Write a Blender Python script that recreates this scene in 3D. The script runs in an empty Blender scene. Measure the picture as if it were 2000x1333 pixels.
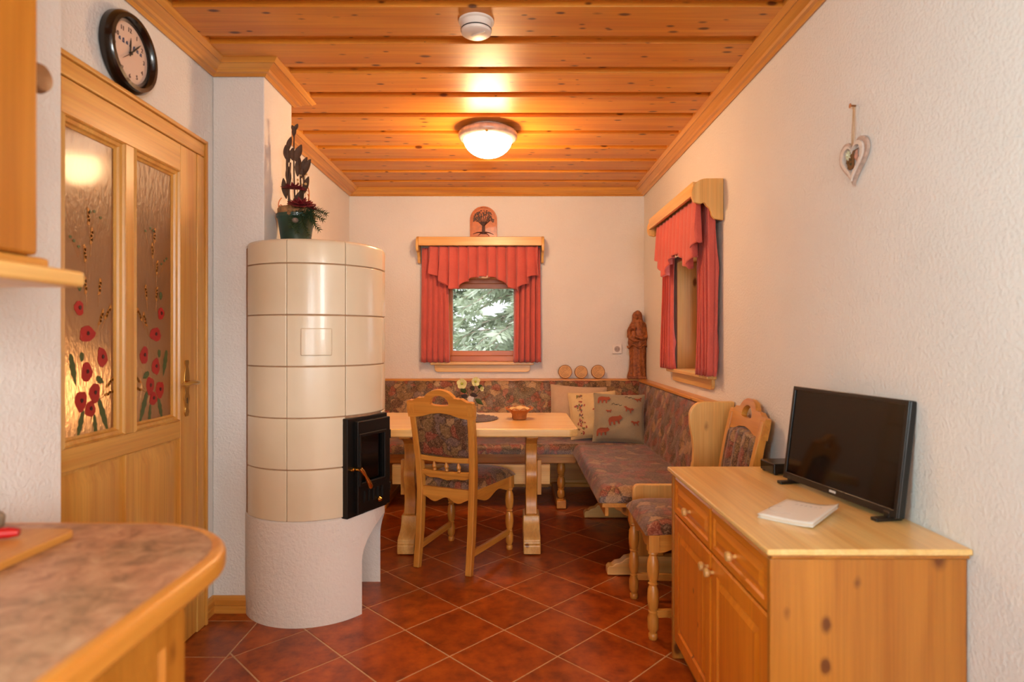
import bpy, bmesh, math, random
from mathutils import Vector, Matrix
from mathutils.geometry import tessellate_polygon

random.seed(7)
PI = math.pi
sc = bpy.context.scene
COL = sc.collection

# ------------------------------------------------------------------ camera
cam_d = bpy.data.cameras.new('camera')
cam = bpy.data.objects.new('camera', cam_d)
COL.objects.link(cam)
cam.location = (0, 0, 1.25)
cam.rotation_euler = (PI/2, 0, 0)
cam_d.sensor_width = 36.0
cam_d.lens = 21.06
cam_d.shift_y = -6.5/2000
cam_d.clip_start = 0.05
cam_d.dof.use_dof = True
cam_d.dof.focus_distance = 3.9
cam_d.dof.aperture_fstop = 2.6
sc.camera = cam

# ------------------------------------------------------------------ world, light, exposure
w = bpy.data.worlds.new('world'); sc.world = w
w.use_nodes = True
bg = w.node_tree.nodes['Background']
bg.inputs[0].default_value = (0.90, 0.96, 1.0, 1)
bg.inputs[1].default_value = 2.1

def area_light(name, loc, rot, sx, sy, power, col):
    d = bpy.data.lights.new(name, 'AREA'); d.shape = 'RECTANGLE'
    d.size = sx; d.size_y = sy; d.energy = power; d.color = col
    o = bpy.data.objects.new(name, d); COL.objects.link(o)
    o.location = loc; o.rotation_euler = rot
    return o
# daylight that comes in through the kitchen window behind the camera
area_light('kitchen_window_daylight', (0.05, -4.95, 1.55), (PI/2, 0, 0), 2.0, 1.4, 85, (0.86, 0.95, 1.0))
area_light('left_fill_light', (-1.50, -0.50, 1.70), (0, -PI/2, 0), 0.9, 1.2, 74, (0.46, 0.88, 1.0))  # added bluish fill, brightens and cools the upper right wall
area_light('flash_fill_light', (1.20, -1.45, 1.70), (0, PI/2, 0), 1.0, 1.3, 96, (0.93, 0.96, 0.95))  # added fill in place of flash bounced off the right wall

vs = sc.view_settings
vs.view_transform = 'Standard'
vs.look = 'None'
vs.exposure = 0.25
vs.gamma = 1.0
vs.use_curve_mapping = False
sc.cycles.max_bounces = 7
sc.cycles.transmission_bounces = 6
sc.cycles.use_adaptive_sampling = True
sc.cycles.adaptive_threshold = 0.10
sc.cycles.adaptive_min_samples = 16
sc.cycles.diffuse_bounces = 3
sc.cycles.glossy_bounces = 3

# ------------------------------------------------------------------ materials
MATS = {}
def lin(c):
    return tuple((v/12.92 if v <= 0.04045 else ((v+0.055)/1.055)**2.4) for v in c)
def rgb(r, g, b):
    return lin((r/255, g/255, b/255)) + (1,)

class N:
    """small node-graph helper"""
    def __init__(s, name):
        s.m = bpy.data.materials.new(name); s.m.use_nodes = True
        s.t = s.m.node_tree; s.b = s.t.nodes['Principled BSDF']
    def n(s, typ, **kw):
        x = s.t.nodes.new(typ)
        for k, v in kw.items(): setattr(x, k, v)
        return x
    def l(s, a, b): s.t.links.new(a, b)
    def setin(s, node, **kw):
        for k, v in kw.items(): node.inputs[k.replace('_', ' ')].default_value = v
    def coord(s, scale=(1,1,1), rand=False, kind='Object'):
        tc = s.n('ShaderNodeTexCoord'); src = tc.outputs[kind]
        if rand:
            oi = s.n('ShaderNodeObjectInfo')
            mu = s.n('ShaderNodeMath', operation='MULTIPLY'); mu.inputs[1].default_value = 37.0
            s.l(oi.outputs['Random'], mu.inputs[0])
            ad = s.n('ShaderNodeVectorMath', operation='ADD')
            s.l(src, ad.inputs[0]); s.l(mu.outputs[0], ad.inputs[1]); src = ad.outputs[0]
        mp = s.n('ShaderNodeMapping'); mp.inputs['Scale'].default_value = scale
        s.l(src, mp.inputs['Vector'])
        return mp.outputs[0]
    def noise(s, vec, scale, detail=3, rough=0.5, dist=0.0):
        x = s.n('ShaderNodeTexNoise'); x.inputs['Scale'].default_value = scale
        x.inputs['Detail'].default_value = detail; x.inputs['Roughness'].default_value = rough
        x.inputs['Distortion'].default_value = dist
        s.l(vec, x.inputs['Vector']); return x
    def ramp(s, fac, stops, interp='LINEAR'):
        r = s.n('ShaderNodeValToRGB'); r.color_ramp.interpolation = interp
        e = r.color_ramp.elements
        while len(e) > len(stops): e.remove(e[-1])
        while len(e) < len(stops): e.new(0.5)
        for el, (p, c) in zip(e, stops): el.position = p; el.color = c
        s.l(fac, r.inputs[0]); return r.outputs[0]
    def mix(s, a, b, fac, mode='MIX'):
        x = s.n('ShaderNodeMix', data_type='RGBA', blend_type=mode)
        for sock, v in ((x.inputs[0], fac), (x.inputs[6], a), (x.inputs[7], b)):
            if hasattr(v, 'links'): s.l(v, sock)
            else: sock.default_value = v
        return x.outputs[2]
    def bump(s, h, strength=0.3, dist=0.005):
        x = s.n('ShaderNodeBump'); x.inputs['Strength'].default_value = strength
        x.inputs['Distance'].default_value = dist
        s.l(h, x.inputs['Height']); s.l(x.outputs[0], s.b.inputs['Normal'])
    def col(s, c):
        if hasattr(c, 'links'): s.l(c, s.b.inputs['Base Color'])
        else: s.b.inputs['Base Color'].default_value = c
    def p(s, **kw):
        for k, v in kw.items(): s.b.inputs[k].default_value = v

def plain(name, c, rough=0.5, metal=0.0, coat=0.0, nscale=0, namp=0.0, spec=None):
    if name in MATS: return MATS[name]
    g = N(name); g.p(Roughness=rough, Metallic=metal)
    g.b.inputs['Coat Weight'].default_value = coat
    if spec is not None: g.b.inputs['Specular IOR Level'].default_value = spec
    if nscale:
        v = g.coord()
        n = g.noise(v, nscale, 4)
        d = tuple(x*(1-namp) for x in c[:3]) + (1,)
        g.col(g.ramp(n.outputs[0], [(0.35, d), (0.65, c)]))
        g.bump(n.outputs[0], 0.15, 0.002)
    else: g.col(c)
    MATS[name] = g.m
    return g.m

PINE = {   # light, dark, knot, roughness, knot size, knot spacing (along, across the grain)
    'pine':   (rgb(242,196,120), rgb(226,164,84), rgb(128,66,20), 0.34, 0.17, 3.6, 8.5),
    'pale':   (rgb(250,212,140), rgb(238,186,106), rgb(150,88,36), 0.30, 0.15, 3.6, 8.5),
    'honey':  (rgb(228,160,70),  rgb(204,130,48), rgb(118,56,14), 0.34, 0.15, 3.6, 8.5),
    'ceil':   (rgb(230,154,52),  rgb(208,124,34), rgb(78,30,8),  0.42, 0.30, 9.0, 21.0),
    'door':   (rgb(226,168,80), rgb(208,140,56), rgb(140,78,24), 0.32, 0.10, 3.0, 8.0),
    'board':  (rgb(198,128,46), rgb(176,106,32), rgb(96,44,10), 0.32, 0.34, 7.5, 12.0),
    'front':  (rgb(236,142,36), rgb(214,118,24), rgb(104,44,8), 0.28, 0.16, 4.0, 9.0),
    'frame':  (rgb(216,124,30),   rgb(194,100,20),  rgb(110,44,12),  0.35, 0.10, 3.6, 8.5),
    'cutting':(rgb(206,142,62),  rgb(186,118,44), rgb(140,76,24), 0.5, 0.1, 3.6, 8.5),
}
def wood(kind, axis='x', knots=True):
    key = kind + '_' + axis + ('' if knots else '_clear')
    if key in MATS: return MATS[key]
    light, dark, knot, rough, ksize, kal, kac = PINE[kind]
    g = N(key)
    def sc3(al, ac):
        return tuple(al if a == axis else ac for a in 'xyz')
    big = g.noise(g.coord(sc3(0.9, 16), True), 1.0, 3, 0.55, 0.6)
    fine = g.noise(g.coord(sc3(2.5, 130), True), 1.0, 2, 0.5)
    c = g.ramp(big.outputs[0], [(0.32, light), (0.50, tuple((a+b)/2 for a, b in zip(light, dark))), (0.66, dark)])
    fr = g.ramp(fine.outputs[0], [(0.35, (0.80,0.80,0.80,1)), (0.6, (1,1,1,1))])
    c = g.mix(c, fr, 0.55, 'MULTIPLY')
    if knots:
        vo = g.n('ShaderNodeTexVoronoi'); vo.inputs['Scale'].default_value = 1.0
        wob = g.noise(g.coord((30,30,30), True), 1.0, 2)
        base = g.coord(sc3(kal, kac), True)
        add = g.n('ShaderNodeVectorMath', operation='MULTIPLY_ADD')
        g.l(wob.outputs['Color'], add.inputs[0]); add.inputs[1].default_value = (0.07,0.07,0.07)
        g.l(base, add.inputs[2]); g.l(add.outputs[0], vo.inputs['Vector'])
        sep = g.n('ShaderNodeSeparateColor'); g.l(vo.outputs['Color'], sep.inputs[0])
        thr = g.n('ShaderNodeMath', operation='MULTIPLY'); thr.inputs[1].default_value = ksize
        g.l(sep.outputs[0], thr.inputs[0])
        dv = g.n('ShaderNodeMath', operation='DIVIDE')
        g.l(vo.outputs['Distance'], dv.inputs[0]); g.l(thr.outputs[0], dv.inputs[1])
        k = g.ramp(dv.outputs[0], [(0.0, (0.95,0.95,0.95,1)), (0.55, (0.85,0.85,0.85,1)), (0.75, (0.35,0.35,0.35,1)), (1.0, (0,0,0,1))])
        c = g.mix(c, knot, k)
    g.col(c)
    g.p(Roughness=rough); g.b.inputs['Coat Weight'].default_value = {'ceil': 0.05, 'pale': 0.5}.get(kind, 0.22); g.b.inputs['Coat Roughness'].default_value = 0.3
    g.bump(fine.outputs[0], 0.08, 0.001)
    MATS[key] = g.m
    return g.m

def mat_plaster(name, c, bscale, bstr, rough=0.9):
    g = N(name); v = g.coord()
    n1 = g.noise(v, bscale, 4, 0.6); n2 = g.noise(v, 2.2, 2)
    d = tuple(x*0.95 for x in c[:3]) + (1,)
    g.col(g.ramp(n2.outputs[0], [(0.3, d), (0.7, c)]))
    g.p(Roughness=rough); g.b.inputs['Specular IOR Level'].default_value = 0.25
    g.bump(n1.outputs[0], bstr, 0.006)
    MATS[name] = g.m; return g.m
PLASTER = mat_plaster('wall_plaster', rgb(238,232,226), 95, 0.8)
STUCCO = mat_plaster('stove_stucco', rgb(244,236,228), 60, 0.8)

def mat_floor_tile():
    g = N('terracotta_tile')
    v = g.coord((1,1,1), True)
    a = g.noise(v, 14, 6, 0.65); b = g.noise(v, 3.0, 3, 0.5)
    c = g.ramp(a.outputs[0], [(0.30, rgb(124,50,13)), (0.5, rgb(170,78,19)), (0.72, rgb(198,100,28))])
    c2 = g.ramp(b.outputs[0], [(0.35, (0.78,0.74,0.74,1)), (0.65, (1.06,1.04,1.0,1))])
    c = g.mix(c, c2, 0.8, 'MULTIPLY')
    oi = g.n('ShaderNodeObjectInfo')
    c3 = g.ramp(oi.outputs['Random'], [(0.0, (0.88,0.88,0.9,1)), (1.0, (1.05,1.02,1.0,1))])
    g.col(g.mix(c, c3, 1.0, 'MULTIPLY'))
    g.p(Roughness=0.30)
    g.bump(a.outputs[0], 0.12, 0.002)
    MATS['tile'] = g.m; return g.m
FLOORT = mat_floor_tile()
GROUT = plain('grout', rgb(214,180,142), 0.9, nscale=60, namp=0.15)

def mat_stove_tile():
    g = N('ivory_glaze')
    n = g.noise(g.coord((1,1,1), True), 3.0, 3)
    g.col(g.ramp(n.outputs[0], [(0.3, rgb(232,214,182)), (0.7, rgb(240,224,196))]))
    g.p(Roughness=0.26); g.b.inputs['Coat Weight'].default_value = 0.2; g.b.inputs['Coat Roughness'].default_value = 0.06
    g.bump(n.outputs[0], 0.05, 0.01)
    MATS['ivory'] = g.m; return g.m
IVORY = mat_stove_tile()
JOINT = plain('stove_joint', rgb(186,140,104), 0.85, nscale=40, namp=0.2)

def mat_upholstery():
    g = N('upholstery_leaf_print')
    v = g.coord((1,1,1))
    nz = g.noise(v, 11, 3)
    add = g.n('ShaderNodeVectorMath', operation='MULTIPLY_ADD')
    g.l(nz.outputs['Color'], add.inputs[0]); add.inputs[1].default_value = (0.11,0.11,0.11); g.l(v, add.inputs[2])
    v1 = g.n('ShaderNodeTexVoronoi'); v1.inputs['Scale'].default_value = 17; g.l(add.outputs[0], v1.inputs['Vector'])
    s1 = g.n('ShaderNodeSeparateColor'); g.l(v1.outputs['Color'], s1.inputs[0])
    c = g.ramp(s1.outputs[0], [(0.0, rgb(80,48,28)), (0.18, rgb(140,56,40)), (0.34, rgb(128,98,58)), (0.48, rgb(70,64,42)),
                               (0.60, rgb(176,136,92)), (0.74, rgb(140,58,46)), (0.86, rgb(110,90,88))], 'CONSTANT')
    ve = g.n('ShaderNodeTexVoronoi', feature='DISTANCE_TO_EDGE'); ve.inputs['Scale'].default_value = 17; g.l(add.outputs[0], ve.inputs['Vector'])
    c = g.mix(c, rgb(40,24,16), g.ramp(ve.outputs[0], [(0.0, (0.9,0.9,0.9,1)), (0.10, (0,0,0,1))]))
    st = g.noise(g.coord((90,50,80)), 1.0, 3, 0.6, 2.0)
    c = g.mix(c, g.ramp(st.outputs[0], [(0.38, rgb(44,24,14)), (0.5, rgb(120,80,54)), (0.64, rgb(216,176,140))]), 0.34)
    g.col(c)
    g.p(Roughness=0.42); g.b.inputs['Sheen Weight'].default_value = 0.42; g.b.inputs['Sheen Roughness'].default_value = 0.35
    g.b.inputs['Sheen Tint'].default_value = (1.0,0.84,0.80,1)
    w2 = g.noise(v, 260, 2)
    g.bump(w2.outputs[0], 0.3, 0.003)
    MATS['upholstery'] = g.m; return g.m
UPH = mat_upholstery()

def mat_cloth(name, c, c2, rough=0.8, sheen=0.3, scale=420, trans=0.0):
    g = N(name); v = g.coord()
    n = g.noise(v, scale, 2); b = g.noise(v, 7, 3)
    g.col(g.mix(g.ramp(n.outputs[0], [(0.35, c2), (0.65, c)]), g.ramp(b.outputs[0], [(0.3, (0.86,0.86,0.86,1)), (0.7, (1,1,1,1))]), 1.0, 'MULTIPLY'))
    g.p(Roughness=rough); g.b.inputs['Sheen Weight'].default_value = sheen
    g.bump(n.outputs[0], 0.25, 0.0015)
    MATS[name] = g.m; return g.m
CURTAIN = mat_cloth('curtain_rose', rgb(222,104,90), rgb(202,80,70), 0.75, 0.35)
LINING = mat_cloth('curtain_lining', rgb(236,204,176), rgb(220,186,156), 0.8)
LINEN = mat_cloth('beige_linen', rgb(206,176,146), rgb(190,158,128), 0.85)
CREAMC = mat_cloth('cream_cloth', rgb(228,198,146), rgb(212,178,124), 0.85)
SAGE = mat_cloth('sage_cloth', rgb(168,152,124), rgb(148,134,108), 0.85)
MATW = mat_cloth('woven_mat', rgb(124,100,92), rgb(84,66,62), 0.9, 0.2, 160)

BRASS = plain('brass', rgb(206,160,84), 0.25, 1.0)
IRON = plain('black_iron', rgb(26,23,21), 0.42, 0.3, nscale=90, namp=0.25)
BLACKP = plain('black_plastic', rgb(18,16,15), 0.3, 0.0, 0.2)
WHITEP = plain('white_plastic', rgb(238,230,222), 0.4)
DARKGLASS = plain('screen_glass', rgb(9,8,8), 0.06, 0.0, 0.0, spec=0.5)
KNOBW = plain('knob_wood', rgb(232,180,108), 0.3, 0.0, 0.4, nscale=30, namp=0.15)
DARKW = plain('dark_wood_carve', rgb(70,30,14), 0.6, nscale=50, namp=0.3)

def mat_glass_clear():
    g = N('window_glass'); g.p(Roughness=0.0, IOR=1.05); g.b.inputs['Transmission Weight'].default_value = 1.0
    g.col((1,1,1,1)); MATS['clear'] = g.m; return g.m
GLASS = mat_glass_clear()
def mat_glass_amber():
    g = N('textured_amber_glass'); g.col(rgb(214,158,104)); g.p(Roughness=0.32, IOR=1.45)
    g.b.inputs['Transmission Weight'].default_value = 0.86
    g.b.inputs['Coat Weight'].default_value = 0.3; g.b.inputs['Coat Roughness'].default_value = 0.10
    n = g.noise(g.coord((1,1,0.4)), 70, 3, 0.6)
    g.bump(n.outputs[0], 0.45, 0.006)
    MATS['amber'] = g.m; return g.m
AMBER = mat_glass_amber()

def mat_laminate():
    g = N('granite_laminate'); v = g.coord()
    a = g.noise(v, 26, 6, 0.7, 0.8); b = g.noise(v, 7, 3)
    c = g.ramp(a.outputs[0], [(0.34, rgb(92,64,48)), (0.5, rgb(172,128,96)), (0.66, rgb(204,164,130))])
    c = g.mix(c, g.ramp(b.outputs[0], [(0.35, rgb(134,112,84)), (0.65, rgb(196,138,106))]), 0.4)
    g.col(c); g.p(Roughness=0.4); MATS['laminate'] = g.m; return g.m
LAMINATE = mat_laminate()

def mat_carved():
    g = N('carved_wood'); v = g.coord()
    a = g.noise(v, 40, 5, 0.7); b = g.noise(g.coord((30,30,5)), 1.0, 3)
    c = g.ramp(a.outputs[0], [(0.3, rgb(84,40,14)), (0.5, rgb(156,84,34)), (0.7, rgb(190,112,50))])
    g.col(g.mix(c, g.ramp(b.outputs[0], [(0.3,(0.6,0.55,0.5,1)),(0.7,(1,1,1,1))]), 0.6, 'MULTIPLY'))
    g.p(Roughness=0.5); g.bump(a.outputs[0], 0.7, 0.006); MATS['carved'] = g.m; return g.m
CARVED = mat_carved()

def mat_emit(name, c, s):
    g = N(name); g.col(c); g.b.inputs['Emission Color'].default_value = c; g.b.inputs['Emission Strength'].default_value = s
    g.p(Roughness=0.3); MATS[name] = g.m; return g.m

# ------------------------------------------------------------------ mesh builder
def rotm(axis, a): return Matrix.Rotation(a, 4, axis)
def trm(x, y, z): return Matrix.Translation((x, y, z))
def frame_m(o, u, v, w_):
    return Matrix(((u[0],v[0],w_[0],o[0]),(u[1],v[1],w_[1],o[1]),(u[2],v[2],w_[2],o[2]),(0,0,0,1)))
XZ = Matrix(((1,0,0,0),(0,0,-1,0),(0,1,0,0),(0,0,0,1)))      # (u,v,w)->(u,-w,v): a board in the XZ plane, front towards -Y
YZ = Matrix(((0,0,1,0),(1,0,0,0),(0,1,0,0),(0,0,0,1)))       # (u,v,w)->(w,u,v): a board in the YZ plane, front towards +X

class MB:
    def __init__(s): s.v = []; s.f = []
    def add(s, vs, fs, M=None):
        o = len(s.v)
        for p in vs:
            p = Vector(p)
            s.v.append(M @ p if M else p)
        s.f += [tuple(i+o for i in f) for f in fs]
        return s
    def box(s, x0, x1, y0, y1, z0, z1, M=None):
        v = [(x0,y0,z0),(x1,y0,z0),(x1,y1,z0),(x0,y1,z0),(x0,y0,z1),(x1,y0,z1),(x1,y1,z1),(x0,y1,z1)]
        return s.add(v, [(0,3,2,1),(4,5,6,7),(0,1,5,4),(1,2,6,5),(2,3,7,6),(3,0,4,7)], M)
    def prism(s, poly, w0, w1, M=None, holes=()):
        loops = [list(poly)] + [list(h) for h in holes]
        flat = [p for l in loops for p in l]; n = len(flat)
        tris = tessellate_polygon([[Vector((p[0], p[1], 0)) for p in l] for l in loops])
        def area(l): return sum(l[i][0]*l[(i+1)%len(l)][1]-l[(i+1)%len(l)][0]*l[i][1] for i in range(len(l)))
        vs = [(p[0], p[1], w0) for p in flat] + [(p[0], p[1], w1) for p in flat]
        fs = []
        if not holes:
            ccw = area(loops[0]) > 0
            r = tuple(range(n)) if ccw else tuple(reversed(range(n)))
            fs.append(tuple(i+n for i in r)); fs.append(tuple(reversed(r)))
        else:
            for t in tris:
                a, b, c = (flat[i] for i in t)
                if (b[0]-a[0])*(c[1]-a[1])-(b[1]-a[1])*(c[0]-a[0]) < 0: t = (t[0], t[2], t[1])
                fs.append(tuple(i+n for i in t)); fs.append((t[0], t[2], t[1]))
        o = 0
        for li, l in enumerate(loops):
            ccw = area(l) > 0
            if li > 0: ccw = not ccw
            m = len(l)
            for i in range(m):
                a, b = o+i, o+(i+1) % m
                fs.append((a, b, b+n, a+n) if ccw else (b, a, a+n, b+n))
            o += m
        return s.add(vs, fs, M)
    def lathe(s, prof, n=24, M=None, cap=True):
        vs = []; fs = []
        for r, z in prof:
            for i in range(n):
                a = 2*PI*i/n; vs.append((r*math.cos(a), r*math.sin(a), z))
        m = len(prof)
        for j in range(m-1):
            for i in range(n):
                k = (i+1) % n
                fs.append((j*n+i, j*n+k, (j+1)*n+k, (j+1)*n+i))
        if cap:
            if prof[0][0] > 1e-5: fs.append(tuple(reversed(range(n))))
            if prof[-1][0] > 1e-5: fs.append(tuple((m-1)*n+i for i in range(n)))
        return s.add(vs, fs, M)
    def tube(s, pts, r, n=8, M=None, closed=False):
        pts = [Vector(p) for p in pts]; k = len(pts)
        rs = r if isinstance(r, (list, tuple)) else [r]*k
        vs = []; fs = []
        up = None
        for i, p in enumerate(pts):
            if closed: t = pts[(i+1) % k]-pts[i-1]
            else: t = pts[min(i+1, k-1)]-pts[max(i-1, 0)]
            t.normalize()
            if up is None:
                up = Vector((0,0,1)) if abs(t.z) < 0.9 else Vector((1,0,0))
            a = t.cross(up)
            if a.length < 1e-4: a = t.cross(Vector((0.3,1,0.2)))
            a.normalize(); b = a.cross(t); up = b
            for j in range(n):
                g = 2*PI*j/n
                vs.append(p + (a*math.cos(g)+b*math.sin(g))*rs[i])
        for i in range(k if closed else k-1):
            for j in range(n):
                q = (j+1) % n; i2 = (i+1) % k
                fs.append((i*n+j, i*n+q, i2*n+q, i2*n+j))
        if not closed:
            fs.append(tuple(reversed(range(n)))); fs.append(tuple((k-1)*n+j for j in range(n)))
        return s.add(vs, fs, M)
    def sweep(s, pts, half, M=None):
        """rectangular bar in the YZ plane: pts = (y, z, half depth), width half along X (scalar or per point offset x)"""
        vs = []; fs = []; k = len(pts)
        for i, (x, y, z, d) in enumerate(pts):
            a = pts[max(i-1,0)]; b = pts[min(i+1,k-1)]
            t = Vector((0, b[1]-a[1], b[2]-a[2])).normalized(); nrm = Vector((0, -t.z, t.y))
            c = Vector((x, y, z))
            for sx, sn in ((-1,-1),(1,-1),(1,1),(-1,1)):
                vs.append(c + Vector((sx*half, 0, 0)) - nrm*(-sn*d))
        for i in range(k-1):
            for j in range(4):
                q = (j+1) % 4
                fs.append((i*4+j, i*4+q, i*4+4+q, i*4+4+j))
        fs.append((3,2,1,0)); fs.append(tuple((k-1)*4+j for j in range(4)))
        return s.add(vs, fs, M)
    def ball(s, c, r, n=10, m=6, M=None, sq=(1,1,1)):
        prof = [(max(1e-4, math.sin(PI*j/m)), -math.cos(PI*j/m)) for j in range(m+1)]
        T = trm(*c) @ Matrix.Diagonal((r*sq[0], r*sq[1], r*sq[2], 1))
        return s.lathe(prof, n, (M @ T) if M else T, cap=False)
    def grid(s, fn, nu, nv, M=None, wrap=False):
        vs = [fn(i/nu, j/nv) for j in range(nv+1) for i in range(nu+1)]
        fs = [(j*(nu+1)+i, j*(nu+1)+i+1, (j+1)*(nu+1)+i+1, (j+1)*(nu+1)+i) for j in range(nv) for i in range(nu)]
        return s.add(vs, fs, M)
    def mesh(s, name, angle=38):
        me = bpy.data.meshes.new(name)
        me.from_pydata([tuple(v) for v in s.v], [], s.f)
        bm = bmesh.new(); bm.from_mesh(me)
        bmesh.ops.recalc_face_normals(bm, faces=bm.faces); bm.to_mesh(me); bm.free()
        me.polygons.foreach_set('use_smooth', [True]*len(me.polygons))
        me.set_sharp_from_angle(angle=math.radians(angle))
        me.update()
        return me
    def build(s, name, mat, parent=None, bevel=0.0, seg=2, solid=0.0, sub=0, angle=38):
        o = bpy.data.objects.new(name, s.mesh(name, angle)); COL.objects.link(o)
        o.data.materials.append(mat)
        if parent: o.parent = parent
        if solid:
            m = o.modifiers.new('solid', 'SOLIDIFY'); m.thickness = solid; m.offset = 0
        if sub:
            m = o.modifiers.new('sub', 'SUBSURF'); m.levels = sub; m.render_levels = sub
        if bevel:
            m = o.modifiers.new('bevel', 'BEVEL'); m.width = bevel; m.segments = seg
            m.limit_method = 'ANGLE'; m.angle_limit = math.radians(35); m.harden_normals = True
        return o

def tag(o, label=None, cat=None, group=None, kind=None):
    if label: o['label'] = label
    if cat: o['category'] = cat
    if group: o['group'] = group
    if kind: o['kind'] = kind
    return o
def thing(name, label, cat, loc=(0,0,0), rz=0.0, group=None, kind=None):
    o = bpy.data.objects.new(name, None); COL.objects.link(o)
    o.empty_display_size = 0.1
    o.location = loc; o.rotation_euler = (0, 0, rz)
    return tag(o, label, cat, group, kind)
def share(name, src, parent, loc=(0,0,0), rot=(0,0,0)):
    """another object with the same mesh"""
    c = src.copy(); COL.objects.link(c); c.name = name; c.parent = parent
    c.location = loc; c.rotation_euler = rot
    return c
def copy_tree(o, parent=None):
    c = o.copy(); COL.objects.link(c); c.parent = parent
    for ch in list(o.children): copy_tree(ch, c)
    return c
def arc(cx, cy, r, a0, a1, n, ry=None):
    ry = r if ry is None else ry
    return [(cx+r*math.cos(math.radians(a0+(a1-a0)*i/n)), cy+ry*math.sin(math.radians(a0+(a1-a0)*i/n))) for i in range(n+1)]
def text_mesh(txt, size, M, mb):
    cu = bpy.data.curves.new('t', 'FONT'); cu.body = txt; cu.size = size; cu.align_x = 'CENTER'; cu.align_y = 'CENTER'
    cu.extrude = 0.0006; cu.resolution_u = 3
    o = bpy.data.objects.new('t', cu)
    COL.objects.link(o)
    dg = bpy.context.evaluated_depsgraph_get()
    me = bpy.data.meshes.new_from_object(o.evaluated_get(dg))
    mb.add([v.co for v in me.vertices], [tuple(p.vertices) for p in me.polygons], M)
    bpy.data.objects.remove(o); bpy.data.curves.remove(cu); bpy.data.meshes.remove(me)

# ================================================================== THE ROOM
XL, XN, XR, YB, YR = -1.365, -1.13, 1.108, 5.026, -4.7      # left wall, near left wall, right wall, back wall, rear wall
CH0, CH1, NK = 2.73, 3.075, 1.50                             # chimney front and back, end of the kitchen wall
ZC = 2.512
def wall_with_hole(mb, plane, a0, a1, z0, z1, t0, t1, holes):
    """wall slab in 'x' (runs along Y) or 'y' (runs along X) with rectangular holes (b0,b1,c0,c1)"""
    def bx(p0, p1, q0, q1):
        if p1-p0 < 1e-6 or q1-q0 < 1e-6: return
        if plane == 'x': mb.box(t0, t1, p0, p1, q0, q1)
        else: mb.box(p0, p1, t0, t1, q0, q1)
    cur = a0
    for (b0, b1, c0, c1) in sorted(holes):
        bx(cur, b0, z0, z1); bx(b0, b1, z0, c0); bx(b0, b1, c1, z1); cur = b1
    bx(cur, a1, z0, z1)
    return mb
def struct(o): o['kind'] = 'structure'; return o

WB = (-0.248-0.36, -0.248+0.36, 1.045, 1.765)     # back window opening (X0,X1,Z0,Z1)
WR = (3.667-0.36, 3.667+0.36, 1.045, 1.765)       # right window opening (Y0,Y1,...)
DO = (1.64, 2.552, 0.0, 2.046)                    # door opening
struct(wall_with_hole(MB(), 'y', XL-0.3, XR+0.32, 0, 2.6, YB, YB+0.32, [WB]).build('wall_back', PLASTER))
struct(wall_with_hole(MB(), 'x', YR-0.2, YB, 0, 2.6, XR, XR+0.32, [(-2.1, -0.8, 1.2, 2.2), WR]).build('wall_right', PLASTER))
struct(wall_with_hole(MB(), 'x', NK, YB, 0, 2.6, XL-0.12, XL, [DO]).build('wall_left', PLASTER))
struct(wall_with_hole(MB(), 'x', YR-0.2, NK, 0, 2.6, XN-0.24, XN, [(-1.1, 0.1, 1.25, 2.15)]).build('wall_kitchen', PLASTER))
struct(MB().box(XL, XN, CH0, CH1, 0, 2.6).build('wall_chimney', PLASTER, bevel=0.006))
struct(wall_with_hole(MB(), 'y', XN, XR, 0, 2.6, YR-0.2, YR, [(-0.95, 1.05, 0.85, 2.25)]).build('wall_rear', PLASTER))
# hallway behind the glazed door
hall = MB()
hall.box(-2.75, -2.70, 0.6, 5.0, 0, 2.5); hall.box(-2.70, XL-0.12, 0.55, 0.6, 0, 2.5); hall.box(-2.70, XL-0.12, 5.0, 5.05, 0, 2.5)
hall.box(-2.75, XL-0.12, 0.55, 5.05, 2.5, 2.55)
struct(hall.build('wall_hall', PLASTER))
struct(MB().box(-2.75, XL-0.12, 0.55, 5.05, -0.06, -0.003).build('floor_hall', FLOORT))

# ---- floor: a mortar bed and laid tiles
floor = struct(MB().box(XL-0.12, XR, YR, YB, -0.06, -0.0015).build('floor', GROUT))
def clip(poly, ax, val, keep_gt):
    out = []
    for i in range(len(poly)):
        a, b = poly[i], poly[(i+1) % len(poly)]
        ia = (a[ax] >= val) == keep_gt; ib = (b[ax] >= val) == keep_gt
        if ia: out.append(a)
        if ia != ib:
            t = (val-a[ax])/(b[ax]-a[ax]); out.append((a[0]+(b[0]-a[0])*t, a[1]+(b[1]-a[1])*t))
    return out
def parea(p): return 0.5*sum(p[i][0]*p[(i+1)%len(p)][1]-p[(i+1)%len(p)][0]*p[i][1] for i in range(len(p)))
def tile_mesh(poly, gap=0.0030, bev=0.0012):
    # inset of a convex polygon by gap (bottom) and gap+bev (top)
    def inset(p, d):
        n = len(p); out = []
        for i in range(n):
            a, b, c = Vector(p[i-1]), Vector(p[i]), Vector(p[(i+1)%n])
            e1 = (b-a).normalized(); e2 = (c-b).normalized()
            n1 = Vector((-e1.y, e1.x)); n2 = Vector((-e2.y, e2.x))
            k = n1+n2; k = k/max(0.3, k.dot(n1)) if k.length > 1e-6 else n1
            q = b+k*d; out.append((q.x, q.y))
        return out
    a = inset(poly, gap); b = inset(poly, gap+bev); n = len(poly)
    vs = [(p[0],p[1],-0.010) for p in a]+[(p[0],p[1],-0.0012) for p in a]+[(p[0],p[1],0) for p in b]
    fs = [tuple(range(2*n, 3*n))]
    for k in (0, n):
        for i in range(n): j = (i+1)%n; fs.append((k+i, k+j, k+n+j, k+n+i))
    return MB().add(vs, fs)
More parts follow.
